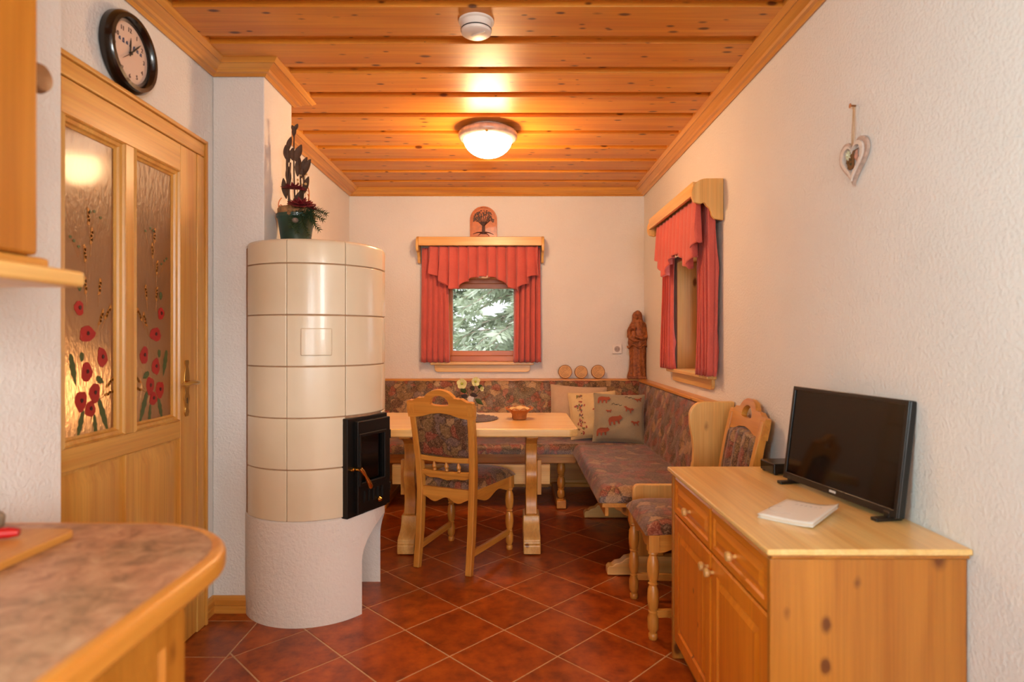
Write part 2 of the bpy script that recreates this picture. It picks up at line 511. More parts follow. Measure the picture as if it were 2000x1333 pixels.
D = 0.2118; AX, AY = -0.0328, 2.561
full = None
def lay(rect):
    global full
    x0, x1, y0, y1 = rect
    for i in range(-22, 22):
        for j in range(-22, 22):
            cx, cy = AX+D*(i+j)+D, AY+D*(i-j)
            sq = [(cx-D, cy), (cx, cy-D), (cx+D, cy), (cx, cy+D)]
            p = clip(clip(clip(clip(sq, 0, x0, True), 0, x1, False), 1, y0, True), 1, y1, False)
            q = [p[k] for k in range(len(p)) if (Vector(p[k])-Vector(p[k-1])).length > 0.004] if p else []
            if len(q) < 3 or parea(q) < 0.0004: continue
            if abs(parea(q)-2*D*D) < 1e-5:
                if full is None:
                    full = tile_mesh([(-D,0),(0,-D),(D,0),(0,D)]).build('tile', FLOORT, floor)
                    full.location = (cx, cy, 0)
                else: share('tile', full, floor, (cx, cy, 0))
            else:
                c = (sum(v[0] for v in q)/len(q), sum(v[1] for v in q)/len(q))
                o = tile_mesh([(v[0]-c[0], v[1]-c[1]) for v in q]).build('tile', FLOORT, floor)
                o.location = (c[0], c[1], 0)
lay((-1.118, XR, -0.6, YB))
lay((XL, -1.118, CH1, YB))
y = 2.344-0.3*3
while y < CH0:
    a, b = max(y, NK), min(y+0.3, CH0)
    if b-a > 0.03:
        o = tile_mesh([(XL-0.12+1.24, a), (-1.118+1.24, a), (-1.118+1.24, b), (XL-0.12+1.24, b)]).build('tile', FLOORT, floor)
        o.location.x = -1.24
    y += 0.3

# ---- ceiling: alternating raised and recessed planks
ceil = struct(MB().box(XL-0.12, XR, YR, YB, 2.53, 2.62).build('ceiling', wood('ceil','x')))
y = 2.80
while y > YR+0.3: y -= 0.28
low = up = None
k = 0
while y < YB-0.02:
    b = min(y+0.218, YB)
    hw = (XR-XL)/2+0.06; xc = (XR+XL)/2-0.06
    if b-y > 0.21:
        if low is None:
            low = MB().prism([(0,2.512),(0,2.488),(0.218,2.488),(0.218,2.512)], -hw, hw, YZ).build('plank', wood('ceil','x'), ceil, bevel=0.003)
            low.location = (xc, y, 0)
        else: share('plank', low, ceil, (xc, y, 0))
    else:
        o = MB().box(-hw, hw, 0, b-y, 2.489, 2.512).build('plank', wood('ceil','x'), ceil, bevel=0.003); o.location = (xc, y, 0)
    c = y+0.218
    if c+0.062 <= YB+0.05:
        if up is None:
            up = MB().box(-hw, hw, -0.02, 0.085, 2.5095, 2.53).build('plank', wood('ceil','x'), ceil); up.location = (xc, c, 0)
        else: share('plank', up, ceil, (xc, c, 0))
    y += 0.28

# ---- mouldings
def mitre_run(names_mat, pts, prof, parent=None, kind='structure', start=1, axisfn=None):
    """one moulding object per wall segment, mitred at the corners; room on the left of the path"""
    P = [Vector(p) for p in pts]; n = len(P); offs = []
    for i in range(n):
        d1 = (P[i]-P[i-1]).normalized() if i > 0 else None
        d2 = (P[i+1]-P[i]).normalized() if i < n-1 else None
        if d1 is None: m = Vector((-d2.y, d2.x))
        elif d2 is None: m = Vector((-d1.y, d1.x))
        else:
            n1 = Vector((-d1.y, d1.x)); n2 = Vector((-d2.y, d2.x)); m = n1+n2; m = m/max(0.2, m.dot(n1))
        offs.append(m)
    out = []
    for i in range(n-1):
        mb = MB(); vs = []; k = len(prof)
        for e in (i, i+1):
            for d, z in prof: vs.append((P[e].x+offs[e].x*d, P[e].y+offs[e].y*d, z))
        fs = [(j, (j+1)%k, k+(j+1)%k, k+j) for j in range(k)]+[tuple(range(k)), tuple(reversed(range(k, 2*k)))]
        mb.add(vs, fs)
        ax = 'x' if abs(P[i+1].x-P[i].x) > abs(P[i+1].y-P[i].y) else 'y'
        o = mb.build(names_mat[0].replace('#', str(start+i)), wood(names_mat[1], ax), parent, angle=25)
        if kind: o['kind'] = kind
        out.append(o)
    return out
crown = [(0,2.44),(0.010,2.436),(0.020,2.446),(0.034,2.448),(0.040,2.456),(0.072,2.472),(0.078,2.470),(0.095,2.486),(0.095,2.53),(0,2.53)]
mitre_run(('trim_#','honey'), [(XR,YR),(XR,YB),(XL,YB),(XL,CH1),(XN,CH1),(XN,CH0),(XL,CH0),(XL,NK),(XN,NK),(XN,YR)], crown)
skirt = [(0,0),(0.018,0),(0.019,0.026),(0.013,0.032),(0.018,0.040),(0.017,0.058),(0.008,0.074),(0,0.076)]
mitre_run(('baseboard_right_#','honey'), [(XR,YR),(XR,YB),(XL,YB),(XL,CH1)], skirt)
mitre_run(('baseboard_left_#','honey'), [(XN,CH0),(XL,CH0),(XL,2.60)], skirt)

# ---- glazed door in the left wall ---------------------------------------------------------------
door = thing('door_1', 'honey pine door with two tall glass panes painted with poppies', None, (0,0,0), kind='structure')
FX = -1.335
fr = wood('door','z'); frh = wood('door','y')
Y0, Y1 = 1.656, 2.535
for (a, b) in ((1.597, Y0-0.002), (Y1+0.002, 2.597)):
    MB().box(XL-0.12, FX+0.004, a, b, 0, 2.03).build('frame_post', fr, door, bevel=0.005)
MB().box(XL-0.12, FX+0.004, 1.597, 2.597, 2.032, 2.088).build('frame_head', frh, door, bevel=0.005)
MB().box(XL, FX+0.012, 1.580, 1.597, 0, 2.10).build('architrave', fr, door, bevel=0.004)
MB().box(XL, FX+0.012, 2.597, 2.612, 0, 2.10).build('architrave', fr, door, bevel=0.004)
MB().box(XL, FX+0.012, 1.580, 2.612, 2.088, 2.104).build('architrave', frh, door, bevel=0.004)
DX0, DX1 = FX-0.042, FX          # leaf thickness
G = [(1.814+0.0, 2.034), (2.154, 2.377)]
G = [(1.810, 2.036), (2.152, 2.378)]
ZG0, ZG1 = 0.945, 1.892
MB().box(DX0, DX1, Y0, G[0][0]-0.035, 0.006, 2.03).build('stile', fr, door, bevel=0.003)
MB().box(DX0, DX1, G[1][1]+0.035, Y1, 0.006, 2.03).build('stile', fr, door, bevel=0.003)
MB().box(DX0, DX1, G[0][1]+0.035, G[1][0]-0.035, ZG0-0.03, ZG1+0.03).build('mullion', fr, door, bevel=0.003)
MB().box(DX0, DX1, G[0][1]+0.035, G[1][0]-0.035, 0.25, 0.845).build('mullion', fr, door, bevel=0.003)
for z0, z1 in ((ZG1+0.03, 2.03), (0.845, ZG0-0.03), (0.006, 0.25)):
    MB().box(DX0, DX1-0.0004, G[0][0]-0.036, G[1][1]+0.036, z0, z1).build('rail', frh, door, bevel=0.003)
bead = [(0,0),(0.012,0.002),(0.018,-0.006),(0.028,-0.008),(0.035,-0.016),(0.035,-0.03),(0,-0.03)]
def rect_moulding(y0, y1, z0, z1, wd, M=None):
    """stepped glazing bead around a rectangle, from outer edge inwards, on plane X=FX"""
    prof = [(0,-0.006),(0.010,0.003),(0.014,-0.004),(0.024,-0.007),(0.028,-0.014),(wd,-0.018),(wd,-0.034),(0,-0.034)]
    mb = MB(); k = len(prof)
    vs = []
    for (yy, zz, sy, sz) in ((y0-wd,z0-wd,1,1),(y1+wd,z0-wd,-1,1),(y1+wd,z1+wd,-1,-1),(y0-wd,z1+wd,1,-1)):
        for d, h in prof: vs.append((FX+h, yy+sy*d, zz+sz*d))
    fs = []
    for c in range(4):
        e = (c+1) % 4
        for j in range(k): fs.append((c*k+j, c*k+(j+1)%k, e*k+(j+1)%k, e*k+j))
    return mb.add(vs, fs)
POPPY = plain('poppy_red', rgb(172,18,16), 0.35); POPPYD = plain('poppy_core', rgb(60,8,10), 0.4)
LEAFP = plain('leaf_paint', rgb(78,88,44), 0.5); WHEAT = plain('wheat_paint', rgb(190,120,44), 0.5)
def blob(mb, cy, cz, ry, rz, a, x, n=14, wob=0.08, th=0.0012):
    pts = []
    for i in range(n):
        t = 2*PI*i/n; r = 1+wob*math.sin(3*t+cy*90)+wob*0.7*math.cos(5*t+cz*50)
        u, v = ry*r*math.cos(t), rz*r*math.sin(t)
        pts.append((cy+u*math.cos(a)-v*math.sin(a), cz+u*math.sin(a)+v*math.cos(a)))
    mb.prism(pts, x, x+th, YZ)
for gi, (g0, g1) in enumerate(G):
    rect_moulding(g0, g1, ZG0, ZG1, 0.035).build('glazing_bead', fr, door, angle=20)
    pane = MB().box(FX-0.026, FX-0.021, g0-0.004, g1+0.004, ZG0-0.004, ZG1+0.004).build('glass_pane', AMBER, door)
    s = 1 if gi == 0 else -1
    cy = (g0+g1)/2; x0 = FX-0.0205
    # positions measured on the left pane (dy from centre, z)
    red = MB(); dark = MB(); leaf = MB(); wh = MB()
    for dy, z, r1, r2, a in ((-0.048,1.343,0.017,0.020,0.2),(-0.012,1.262,0.030,0.022,0.1),(0.058,1.185,0.020,0.028,0.2),(-0.014,1.140,0.021,0.027,0),
                             (-0.040,1.050,0.022,0.028,0),(0.022,1.070,0.021,0.028,0),(0.002,1.020,0.020,0.022,0)):
        blob(red, cy+s*dy, z, r1*1.18, r2*1.18, a*s, x0)
        blob(dark, cy+s*dy+0.003, z+0.002, 0.006, 0.007, 0, x0+0.0013)
    for dy, z in ((-0.046,1.412),(-0.036,1.19)):
        blob(leaf, cy+s*dy, z, 0.009, 0.015, 0, x0)
    for (dy, z, dy2, z2, wdt) in ((-0.085,1.20,-0.062,1.10,0.010),(-0.030,1.02,-0.056,0.93,0.009),(0.020,1.00,0.030,0.915,0.007),(0.04,1.05,0.088,0.93,0.010),(0.03,1.12,0.065,1.10,0.010),
                                  (-0.056,0.93,-0.06,0.90,0.005)):
        n = 8; pl = []; pr = []
        for i in range(n+1):
            t = i/n; yy = dy+(dy2-dy)*t; zz = z+(z2-z)*t
            ww = wdt*(math.sin(PI*min(1, 0.15+t*0.85)))*(1+0.35*(i % 2))
            L = math.hypot(dy2-dy, z2-z); nx, nz = -(z2-z)/L, (dy2-dy)/L
            pl.append((cy+s*(yy+nx*ww), zz+nz*ww)); pr.append((cy+s*(yy-nx*ww), zz-nz*ww))
        leaf.prism(pl+pr[::-1], x0, x0+0.001, YZ)
    for (dy, z, a) in ((-0.018,1.40,0.1),(0.044,1.40,-0.15),(0.046,1.30,-0.4),(0.076,1.32,-0.6),(0.085,1.09,-0.9),(0.08,1.06,-1.3),(-0.005,1.62,0.05),(0.006,1.56,-0.1),(-0.02,1.50,0.1)):
        for q in range(4):
            blob(wh, cy+s*(dy+0.012*q*math.sin(-a)), z+0.012*q*math.cos(a), 0.0055, 0.012, s*(a+0.25*(1 if q % 2 else -1)), x0, 8)
        wh.tube([(x0+0.0006, cy+s*dy, z), (x0+0.0006, cy+s*(dy-0.04*math.sin(-a)), z-0.05*math.cos(a))], 0.0007, 4)
    for (dy, z) in ((0.02,1.66),(0.05,1.645),(-0.07,1.55),(-0.05,1.535),(0.0,1.655),(-0.085,1.56)):
        blob(leaf, cy+s*dy, z, 0.006, 0.005, 0, x0, 8)
        wh.tube([(x0+0.0005, cy+s*dy, z), (x0+0.0005, cy+s*dy*0.6, z-0.06)], 0.0004, 4)
    for nm, mb, mt in (('painted_poppies', red, POPPY), ('painted_centres', dark, POPPYD), ('painted_leaves', leaf, LEAFP), ('painted_wheat', wh, WHEAT)):
        o = mb.build(nm, mt, pane); o['kind'] = 'stuff'
for g0, g1 in G:     # raised and fielded lower panels
    a, b, z0, z1 = g0-0.036, g1+0.036, 0.25, 0.846
    MB().box(FX-0.032, FX-0.014, a, b, z0, z1).build('panel', fr, door)
    mb = MB(); i1, i2 = 0.030, 0.062
    def rc(i, x): return [(x, a+i, z0+i), (x, b-i, z0+i), (x, b-i, z1-i), (x, a+i, z1-i)]
    vs = rc(0.012, FX-0.014)+rc(i1, FX-0.011)+rc(i2, FX-0.002)
    fs = [(8,9,10,11)]
    for k in (0, 4):
        for i in range(4): fs.append((k+i, k+(i+1)%4, k+4+(i+1)%4, k+4+i))
    mb.add(vs, fs).build('panel', fr, door)
# handle: scalloped brass plate, spindle and lever
hy, hz = 2.455, 1.066
hw = [(0.010,0.092),(0.013,0.082),(0.008,0.066),(0.012,0.050),(0.016,0.020),(0.016,-0.02),(0.012,-0.04),(0.017,-0.066),(0.010,-0.090),(0.009,-0.105),(0.014,-0.122),(0.009,-0.138)]
pl = [(hy+a*1.25, hz+b) for a, b in hw]+[(hy-a*1.25, hz+b) for a, b in reversed(hw)]
plate = MB().prism(pl, FX, FX+0.004, YZ).build('handle_plate', BRASS, door, bevel=0.0015)
lev = MB(); lev.tube([(FX+0.002,hy,hz),(FX+0.045,hy,hz)], 0.008, 12)
lev.tube([(FX+0.045,hy+0.008,hz),(FX+0.050,hy-0.01,hz+0.001),(FX+0.05,hy-0.05,hz+0.004),(FX+0.046,hy-0.085,hz-0.002),(FX+0.044,hy-0.108,hz+0.001)], [0.008,0.0095,0.008,0.010,0.005], 12)
lev.build('lever', BRASS, plate)
kh = MB().box(FX+0.0041, FX+0.0046, hy-0.002, hy+0.002, hz-0.085, hz-0.062).build('keyhole', IRON, plate)

# ---- windows ------------------------------------------------------------------------------------
FRW = {a: wood('frame', a) for a in 'xyz'}
def make_window(name, loc, rz, label):
    """local x along the wall, wall face at y=0, outside y>0"""
    w_ = thing(name, label, None, loc, rz, kind='structure')
    wf = wood('frame','x'); wz = wood('frame','z')
    px, pz = wood('pine','x'), wood('pine','z')
    hw, z0, z1 = 0.36, 1.045, 1.765
    # jamb lining of pale boards
    for sx in (-1, 1):
        a, b = (sx*hw, sx*(hw-0.014)) if sx < 0 else (sx*(hw-0.014), sx*hw)
        MB().box(a, b, 0.0, 0.13, z0, z1).build('jamb', pz, w_)
        MB().box(min(sx*0.346, sx*0.296), max(sx*0.346, sx*0.296), 0.13, 0.19, z0, z1).build('frame_post', wz, w_, bevel=0.004)
        MB().box(min(sx*0.296, sx*0.262), max(sx*0.296, sx*0.262), 0.122, 0.178, z0+0.05, z1-0.05).build('sash_stile', wz, w_, bevel=0.004)
    MB().box(-hw, hw, 0.0, 0.13, z1-0.014, z1).build('jamb', px, w_)
    MB().box(-0.296, 0.296, 0.13, 0.19, z0, z0+0.05).build('frame_rail', wf, w_, bevel=0.004)
    MB().box(-0.296, 0.296, 0.13, 0.19, z1-0.05, z1).build('frame_rail', wf, w_, bevel=0.004)
    MB().box(-0.296, 0.296, 0.124, 0.178, z0+0.05, z0+0.092).build('sash_rail', wf, w_, bevel=0.004)
    MB().box(-0.296, 0.296, 0.124, 0.178, z1-0.092, z1-0.05).build('sash_rail', wf, w_, bevel=0.004)
    MB().box(-0.264, 0.264, 0.148, 0.154, z0+0.09, z1-0.09).build('glass_pane', GLASS, w_)
    # sill and apron
    s = MB().box(-0.43, 0.43, -0.055, 0.0, 1.023, 1.046)
    s.box(-0.36, 0.36, 0.0, 0.13, 1.023, 1.046)
    s.build('sill', px, w_, bevel=0.005)
    ap = [(-0.40,1.023),(0.40,1.023)]+arc(0.37,0.993,0.03,0,-90,5)+arc(-0.37,0.993,0.03,-90,-180,5)
    MB().prism(ap, 0.0, 0.02, XZ).build('apron', px, w_, bevel=0.003)
    return w_
make_window('window_1', (-0.248, YB, 0), 0, 'small reddish brown window in the back wall with pine sill')
make_window('window_2', (XR, 3.667, 0), -PI/2, 'small window in the right wall with pine sill')
# kitchen window in the rear wall, behind the camera
k = thing('window_3', 'white framed kitchen window in the wall behind the viewer', None, (0.05, YR, 0), 0, kind='structure')
for a, b, c, d in ((-1.0,-0.94,0.85,2.25),(0.94,1.0,0.85,2.25),(-0.03,0.03,0.91,2.19)):
    MB().box(a, b, -0.14, -0.07, c, d).build('frame_post', WHITEP, k, bevel=0.004)
for a, b in ((0.85,0.91),(2.19,2.25)):
    MB().box(-0.94, 0.94, -0.14, -0.07, a, b).build('frame_rail', WHITEP, k, bevel=0.004)
# unseen window over the worktop, added to light the upper right wall
k = thing('fill_window_left', 'added white window frame over the worktop around the unseen left fill light', None, (XN, -0.50, 0), PI/2, kind='structure')
for a, b, c, d in ((-0.60,-0.55,1.25,2.15),(0.55,0.60,1.25,2.15)):
    MB().box(a, b, 0.10, 0.16, c, d).build('frame_post', WHITEP, k, bevel=0.004)
for a, b in ((1.25,1.30),(2.10,2.15)):
    MB().box(-0.55, 0.55, 0.10, 0.16, a, b).build('frame_rail', WHITEP, k, bevel=0.004)
k = thing('fill_window_right', 'added white window frame in the right wall around the unseen fill light', None, (XR, -1.45, 0), -PI/2, kind='structure')  # unseen opening, added for the fill that replaces bounced flash
for a, b, c, d in ((-0.65,-0.60,1.2,2.2),(0.60,0.65,1.2,2.2)):
    MB().box(a, b, 0.10, 0.16, c, d).build('frame_post', WHITEP, k, bevel=0.004)
for a, b in ((1.2,1.25),(2.15,2.2)):
    MB().box(-0.60, 0.60, 0.10, 0.16, a, b).build('frame_rail', WHITEP, k, bevel=0.004)

# ================================================================== LARGE THINGS
# ---- tiled stove ---------------------------------------------------------------------------------
SX, SY = -0.94, 2.89
stove = thing('tiled_stove', 'round ivory tiled stove with black iron fire door beside the table', 'stove', (SX, SY, 0))
# plastered base with an arched wood niche
def cyl_mesh(r, z0, z1, n=64):
    return MB().lathe([(r, z0), (r, z1-0.008), (r-0.008, z1)], n)
base = cyl_mesh(0.319, 0.0, 0.458, 96).build('base', STUCCO, stove, angle=30)
arch = [(-0.182,-0.02),(0.176,-0.02),(0.176,0.24)]+arc(-0.003,0.24,0.179,0,180,18,0.16)[1:]
cut = MB().prism(arch, -0.06, 0.5, YZ).build('cutter', STUCCO)
cut.location = (SX, SY, 0)
bo = base.modifiers.new('b', 'BOOLEAN'); bo.object = cut; bo.operation = 'DIFFERENCE'; bo.solver = 'EXACT'
dg = bpy.context.evaluated_depsgraph_get(); dg.update()
me = bpy.data.meshes.new_from_object(base.evaluated_get(dg))
base.modifiers.clear(); base.data = me
me.polygons.foreach_set('use_smooth', [True]*len(me.polygons)); me.set_sharp_from_angle(angle=math.radians(30))
bpy.data.objects.remove(cut)
MB().lathe([(0.3145,0.457),(0.3145,1.655),(0.0001,1.655)], 48).build('core', JOINT, stove)
def tile_arc(half, z0, z1, r0, r1, n=10, topr=0.0):
    """curved tile centred on angle 0 (towards -Y)"""
    mb = MB(); cs = [(r0,z0),(r1,z0)]
    if topr: cs += [(r1, z1-topr)]+[(r1-topr+topr*math.cos(t), z1-topr+topr*math.sin(t)) for t in (0.4,0.8,1.2,PI/2)]
    else: cs += [(r1,z1)]
    cs += [(r0,z1)]
    k = len(cs); vs = []; fs = []
    for i in range(n+1):
        a = -half+2*half*i/n
        for r, z in cs: vs.append((r*math.sin(a), -r*math.cos(a), z))
    for i in range(n):
        for j in range(k): fs.append((i*k+j, i*k+(j+1)%k, (i+1)*k+(j+1)%k, (i+1)*k+j))
    fs += [tuple(range(k)), tuple(reversed(range(n*k, n*k+k)))]
    return mb.add(vs, fs)
half = math.radians(22.5)-0.0036
rows = [(0.4585,0.681),(0.6845,0.9015),(0.905,1.1255),(1.129,1.351),(1.3545,1.571)]
zb = rows[0][0]
tile0 = None; topt = None
HT = 0.2185
for ri in range(6):
    for c in range(8):
        ang = 17.5+45*c
        if 200 < ang < 300 or (ang == 17.5+270): continue           # against the chimney
        if ri < 2 and c == 1: continue                              # the fire door
        rot = (0, 0, math.radians(ang))
        if ri < 5:
            if tile0 is None:
                tile0 = tile_arc(half, 0, HT, 0.286, 0.3205).build('tile', IVORY, stove, bevel=0.0035, seg=3)
                o = tile0; o.location = (0,0,zb); o.rotation_euler = rot
            else: o = share('tile', tile0, stove, (0,0,zb+ri*(HT+0.0045)), rot)
            if ri == 3 and c == 0:
                pm = tile_arc(math.radians(11.2), 0.045, 0.163, 0.318, 0.3325, 8).build('relief_plate', IVORY, o, bevel=0.0045, seg=3)
        else:
            if topt is None:
                topt = tile_arc(half, 0, 0.105, 0.2, 0.3205, 10, 0.02).build('tile', IVORY, stove, bevel=0.0025)
                o = topt; o.location = (0,0,zb+5*(HT+0.0045)); o.rotation_euler = rot
            else: share('tile', topt, stove, (0,0,zb+5*(HT+0.0045)), rot)
MB().lathe([(0.20,1.655),(0.20,1.672),(0.0001,1.672)], 32).build('top_plate', IVORY, stove)
# fire door
n_ = Vector((0.889,-0.459,0)).normalized(); t_ = Vector((-n_.y, n_.x, 0))
FD = frame_m((n_.x*0.300, n_.y*0.300, 0.672), t_, (0,0,1), n_)
fd = MB().box(-0.136,0.136,-0.221,0.221,-0.03,0.016,FD).build('fire_door', IRON, stove, bevel=0.004)
ow = [(-0.080,-0.075),(0.085,-0.075),(0.085,0.140),(-0.080,0.140)]
MB().prism([(-0.094,-0.205),(0.128,-0.205),(0.128,0.205),(-0.094,0.205)], 0.016, 0.040, FD, [ow]).build('door_leaf', IRON, fd, bevel=0.004)
MB().prism([(-0.090,-0.085),(0.095,-0.085),(0.095,0.150),(-0.090,0.150)], 0.040, 0.047, FD, [[(-0.076,-0.071),(0.081,-0.071),(0.081,0.136),(-0.076,0.136)]]).build('glass_frame', IRON, fd, bevel=0.003)
MB().box(-0.080,0.085,-0.075,0.140,0.020,0.026,FD).build('fire_glass', DARKGLASS, fd)
h = MB()
h.tube([FD @ Vector(p) for p in ((-0.098,-0.005,0.016),(-0.098,-0.005,0.060))], 0.009, 10)
h.tube([FD @ Vector(p) for p in ((-0.104,0.004,0.062),(-0.092,-0.015,0.068),(-0.080,-0.035,0.072),(-0.066,-0.060,0.075),(-0.054,-0.085,0.076),(-0.050,-0.094,0.076))], [0.009,0.010,0.006,0.010,0.012,0.006], 12)
h.build('handle', BRASS, fd)
MB().tube([FD @ Vector((-0.118,-0.006,0.016)), FD @ Vector((-0.118,-0.006,0.034))], 0.007, 10).build('latch_bolt', BRASS, fd)
for i in range(5):
    MB().box(-0.058+0.03*i,-0.048+0.03*i,-0.160,-0.110,0.040,0.0435,FD).build('vent_slot', plain('slot_black', rgb(6,6,6), 0.9), fd)  # near-black bars laid on the leaf as vent slots
MB().tube([FD @ Vector((0.034,-0.165,0.040)), FD @ Vector((0.034,-0.165,0.056)), FD @ Vector((0.034,-0.165,0.068))], [0.006,0.012,0.006], 12).build('vent_knob', BRASS, fd)
for v in (-0.13, 0.12):
    MB().tube([FD @ Vector((0.134,v-0.02,0.03)), FD @ Vector((0.134,v+0.02,0.03))], 0.007, 10).build('hinge', IRON, fd)

# ---- table ---------------------------------------------------------------------------------------
tb = thing('dining_table', 'pine trestle table with chamfered corners and through tenon stretcher', 'table', (-0.2475, 3.64, 0))
hx, hy2, ch = 0.6125, 0.36, 0.035
top = [(-hx,-hy2),(hx-ch*1.2,-hy2),(hx,-hy2+ch),(hx,hy2-ch),(hx-ch,hy2),(-hx+ch,hy2),(-hx,hy2-ch)]
top = [(-hx+ch,-hy2)]+top[1:]+[(-hx,-hy2+ch)]
MB().prism(top, 0.703, 0.750).build('table_top', wood('pale','x'), tb, bevel=0.009, seg=3)
MB().box(-0.50,0.50,-0.05,0.05,0.675,0.703).build('under_batten', wood('honey','x'), tb, bevel=0.004)
for lx in (-0.363, 0.363):
    # trestle leg: curved board in the YZ plane
    prof = [(-0.045,0.16),(-0.075,0.20),(-0.050,0.27),(-0.060,0.34),(-0.095,0.40),(-0.100,0.44),(-0.070,0.50),(-0.055,0.56),(-0.075,0.62),(-0.13,0.65),(-0.24,0.675),(-0.24,0.703)]
    sm = []
    for i in range(len(prof)-1):
        sm += [prof[i], tuple((a+b)/2 for a, b in zip(prof[i], prof[i+1]))]
    sm.append(prof[-1])
    poly = sm + [(-a, b) for a, b in reversed(sm)]
    MB().prism(poly, lx-0.034, lx+0.034, YZ).build('leg', wood('honey','z'), tb, bevel=0.006)
    foot = [(-0.205,0.004),(-0.205,0.055),(-0.195,0.066),(-0.195,0.085),(-0.175,0.100),(-0.130,0.108),(-0.095,0.125),(-0.075,0.150),(-0.07,0.19)]
    foot = foot+[(-a,b) for a,b in reversed(foot)]
    MB().prism(foot, lx-0.050, lx+0.050, YZ).build('foot', wood('pine','y'), tb, bevel=0.008)
    sgn = 1 if lx > 0 else -1
    MB().box(lx+sgn*0.036, lx+sgn*0.062, -0.022, 0.022, 0.30, 0.51).build('wedge', wood('honey','z'), tb, bevel=0.003)
MB().box(-0.478, 0.478, -0.017, 0.017, 0.362, 0.480).build('stretcher', wood('pine','x'), tb, bevel=0.004)

# ---- chairs --------------------------------------------------------------------------------------
TURN = [(0.016,0.0),(0.019,0.006),(0.019,0.022),(0.013,0.028),(0.017,0.034),(0.022,0.045),(0.023,0.085),(0.017,0.108),(0.020,0.114),(0.015,0.120),(0.020,0.130),(0.0245,0.165),(0.022,0.205),(0.015,0.224),(0.021,0.231),(0.015,0.238),
        (0.021,0.250),(0.0255,0.285),(0.023,0.325),(0.015,0.348),(0.021,0.356),(0.018,0.364)]
def tufted(wd, fn_top, z0, depth, front):
    pass
def make_chair(label):
    c = thing('dining_chair', label, 'chair')
    wz, wx, wy = wood('honey','z',False), wood('honey','x',False), wood('honey','y',False)
    # back legs, raked and curved
    def bl(t):       # t = z; returns y
        pts = [(0,-0.245),(0.20,-0.215),(0.42,-0.200),(0.56,-0.205),(0.75,-0.235),(0.93,-0.275)]
        for (z0,y0),(z1,y1) in zip(pts, pts[1:]):
            if t <= z1: return y0+(y1-y0)*(t-z0)/(z1-z0)
        return pts[-1][1]
    def bx_(t): return 0.158+0.020*max(0,(t-0.4))/0.5
    for sx in (-1, 1):
        pts = [(sx*bx_(z), bl(z), z, 0.0165+0.006*math.sin(PI*min(1,z/0.85))) for z in (0,0.1,0.2,0.3,0.42,0.5,0.6,0.7,0.78,0.86,0.90)]
        MB().sweep(pts, 0.0175).build('leg', wz, c, bevel=0.004)
        T = trm(sx*0.195, 0.205, 0)
        leg = MB().lathe(TURN, 16, T)
        leg.box(sx*0.195-0.021, sx*0.195+0.021, 0.184, 0.226, 0.364, 0.435)
        leg.build('leg', wz, c, angle=50)
        a = Vector((sx*0.160, -0.225, 0.105)); b = Vector((sx*0.195, 0.205, 0.105))
        st = MB(); d = (b-a).normalized(); nn = Vector((d.y,-d.x,0))*0.010
        vs = []
        for p in (a, b):
            for s1, zz in ((-1,-0.016),(1,-0.016),(1,0.016),(-1,0.016)): vs.append(p+nn*s1+Vector((0,0,zz)))
        st.add(vs, [(0,1,5,4),(1,2,6,5),(2,3,7,6),(3,0,4,7),(3,2,1,0),(4,5,6,7)]).build('stretcher', wy, c, bevel=0.003)
        # side apron with a scalloped lower edge
        L = 0.40; n = 16
        lo = [(-0.195+ (0.38)*i/n, 0.385-0.028*(abs(math.sin(PI*(i/n)*1.0))**0.7)*0.0+0.016*math.cos(2*PI*i/n*1.5)-0.012) for i in range(n+1)]
        poly = lo+[(0.185,0.437),(-0.195,0.437)]
        M = trm(sx*0.160, 0, 0) @ rotm('Z', -sx*math.atan2(0.035, 0.40)) @ YZ
        MB().prism(poly, -0.011+sx*0.016, 0.011+sx*0.016, M).build('apron', wy, c, bevel=0.003)
    n = 16
    for yy, hw_ in ((-0.200, 0.145), (0.205, 0.178)):
        lo = [(-hw_+2*hw_*i/n, 0.372+0.014*math.cos(4*PI*i/n)) for i in range(n+1)]
        MB().prism(lo+[(hw_,0.437),(-hw_,0.437)], -yy-0.011, -yy+0.011, XZ).build('apron', wx, c, bevel=0.003)
    # padded seat
    def seat(u, v):
        a, b = u*2-1, v*2-1
        w_ = 0.172+0.048*v
        x = a*w_; y = -0.190+0.43*v
        e = (1-abs(a)**6)*(1-abs(b)**6)
        z = 0.437+0.055*max(0,e)**0.45+0.010*(1-a*a)*(1-b*b)
        return (x, y, z)
    mb = MB().grid(seat, 28, 28)
    def seatb(u, v):
        p = seat(u, v); return (p[0], p[1], 0.4365)
    mb.grid(seatb, 4, 4)
    mb.build('seat_pad', UPH, c, angle=60)
    # back: plane leaning back
    ang = math.atan2(0.275-0.205, 0.93-0.56)
    BM = trm(0, -0.205, 0.56) @ rotm('X', ang) @ XZ            # u = x, v = along back from z 0.56, w = towards -Y (rear)
    # crest rail with arch, ears and half-moon grip
    k_ = [(-0.200,0.268),(-0.205,0.315),(-0.200,0.356),(-0.185,0.362),(-0.168,0.360),(-0.150,0.368),(-0.132,0.378),(-0.116,0.376),(-0.102,0.380)]
    top_ = k_+arc(0,0.352,0.098,158,22,14,0.072)+[(-a,b) for a,b in reversed(k_)]
    low_ = [(0.162,0.268),(0.110,0.275),(0.06,0.290),(0.0,0.297),(-0.06,0.290),(-0.110,0.275),(-0.162,0.268)]
    hole = arc(0,0.344,0.056,180,0,14,0.048)+arc(0,0.344,0.056,0,180,8,-0.008)[1:-1]
    MB().prism(top_+low_, -0.012, 0.014, BM, [hole]).build('crest_rail', wx, c, bevel=0.004)
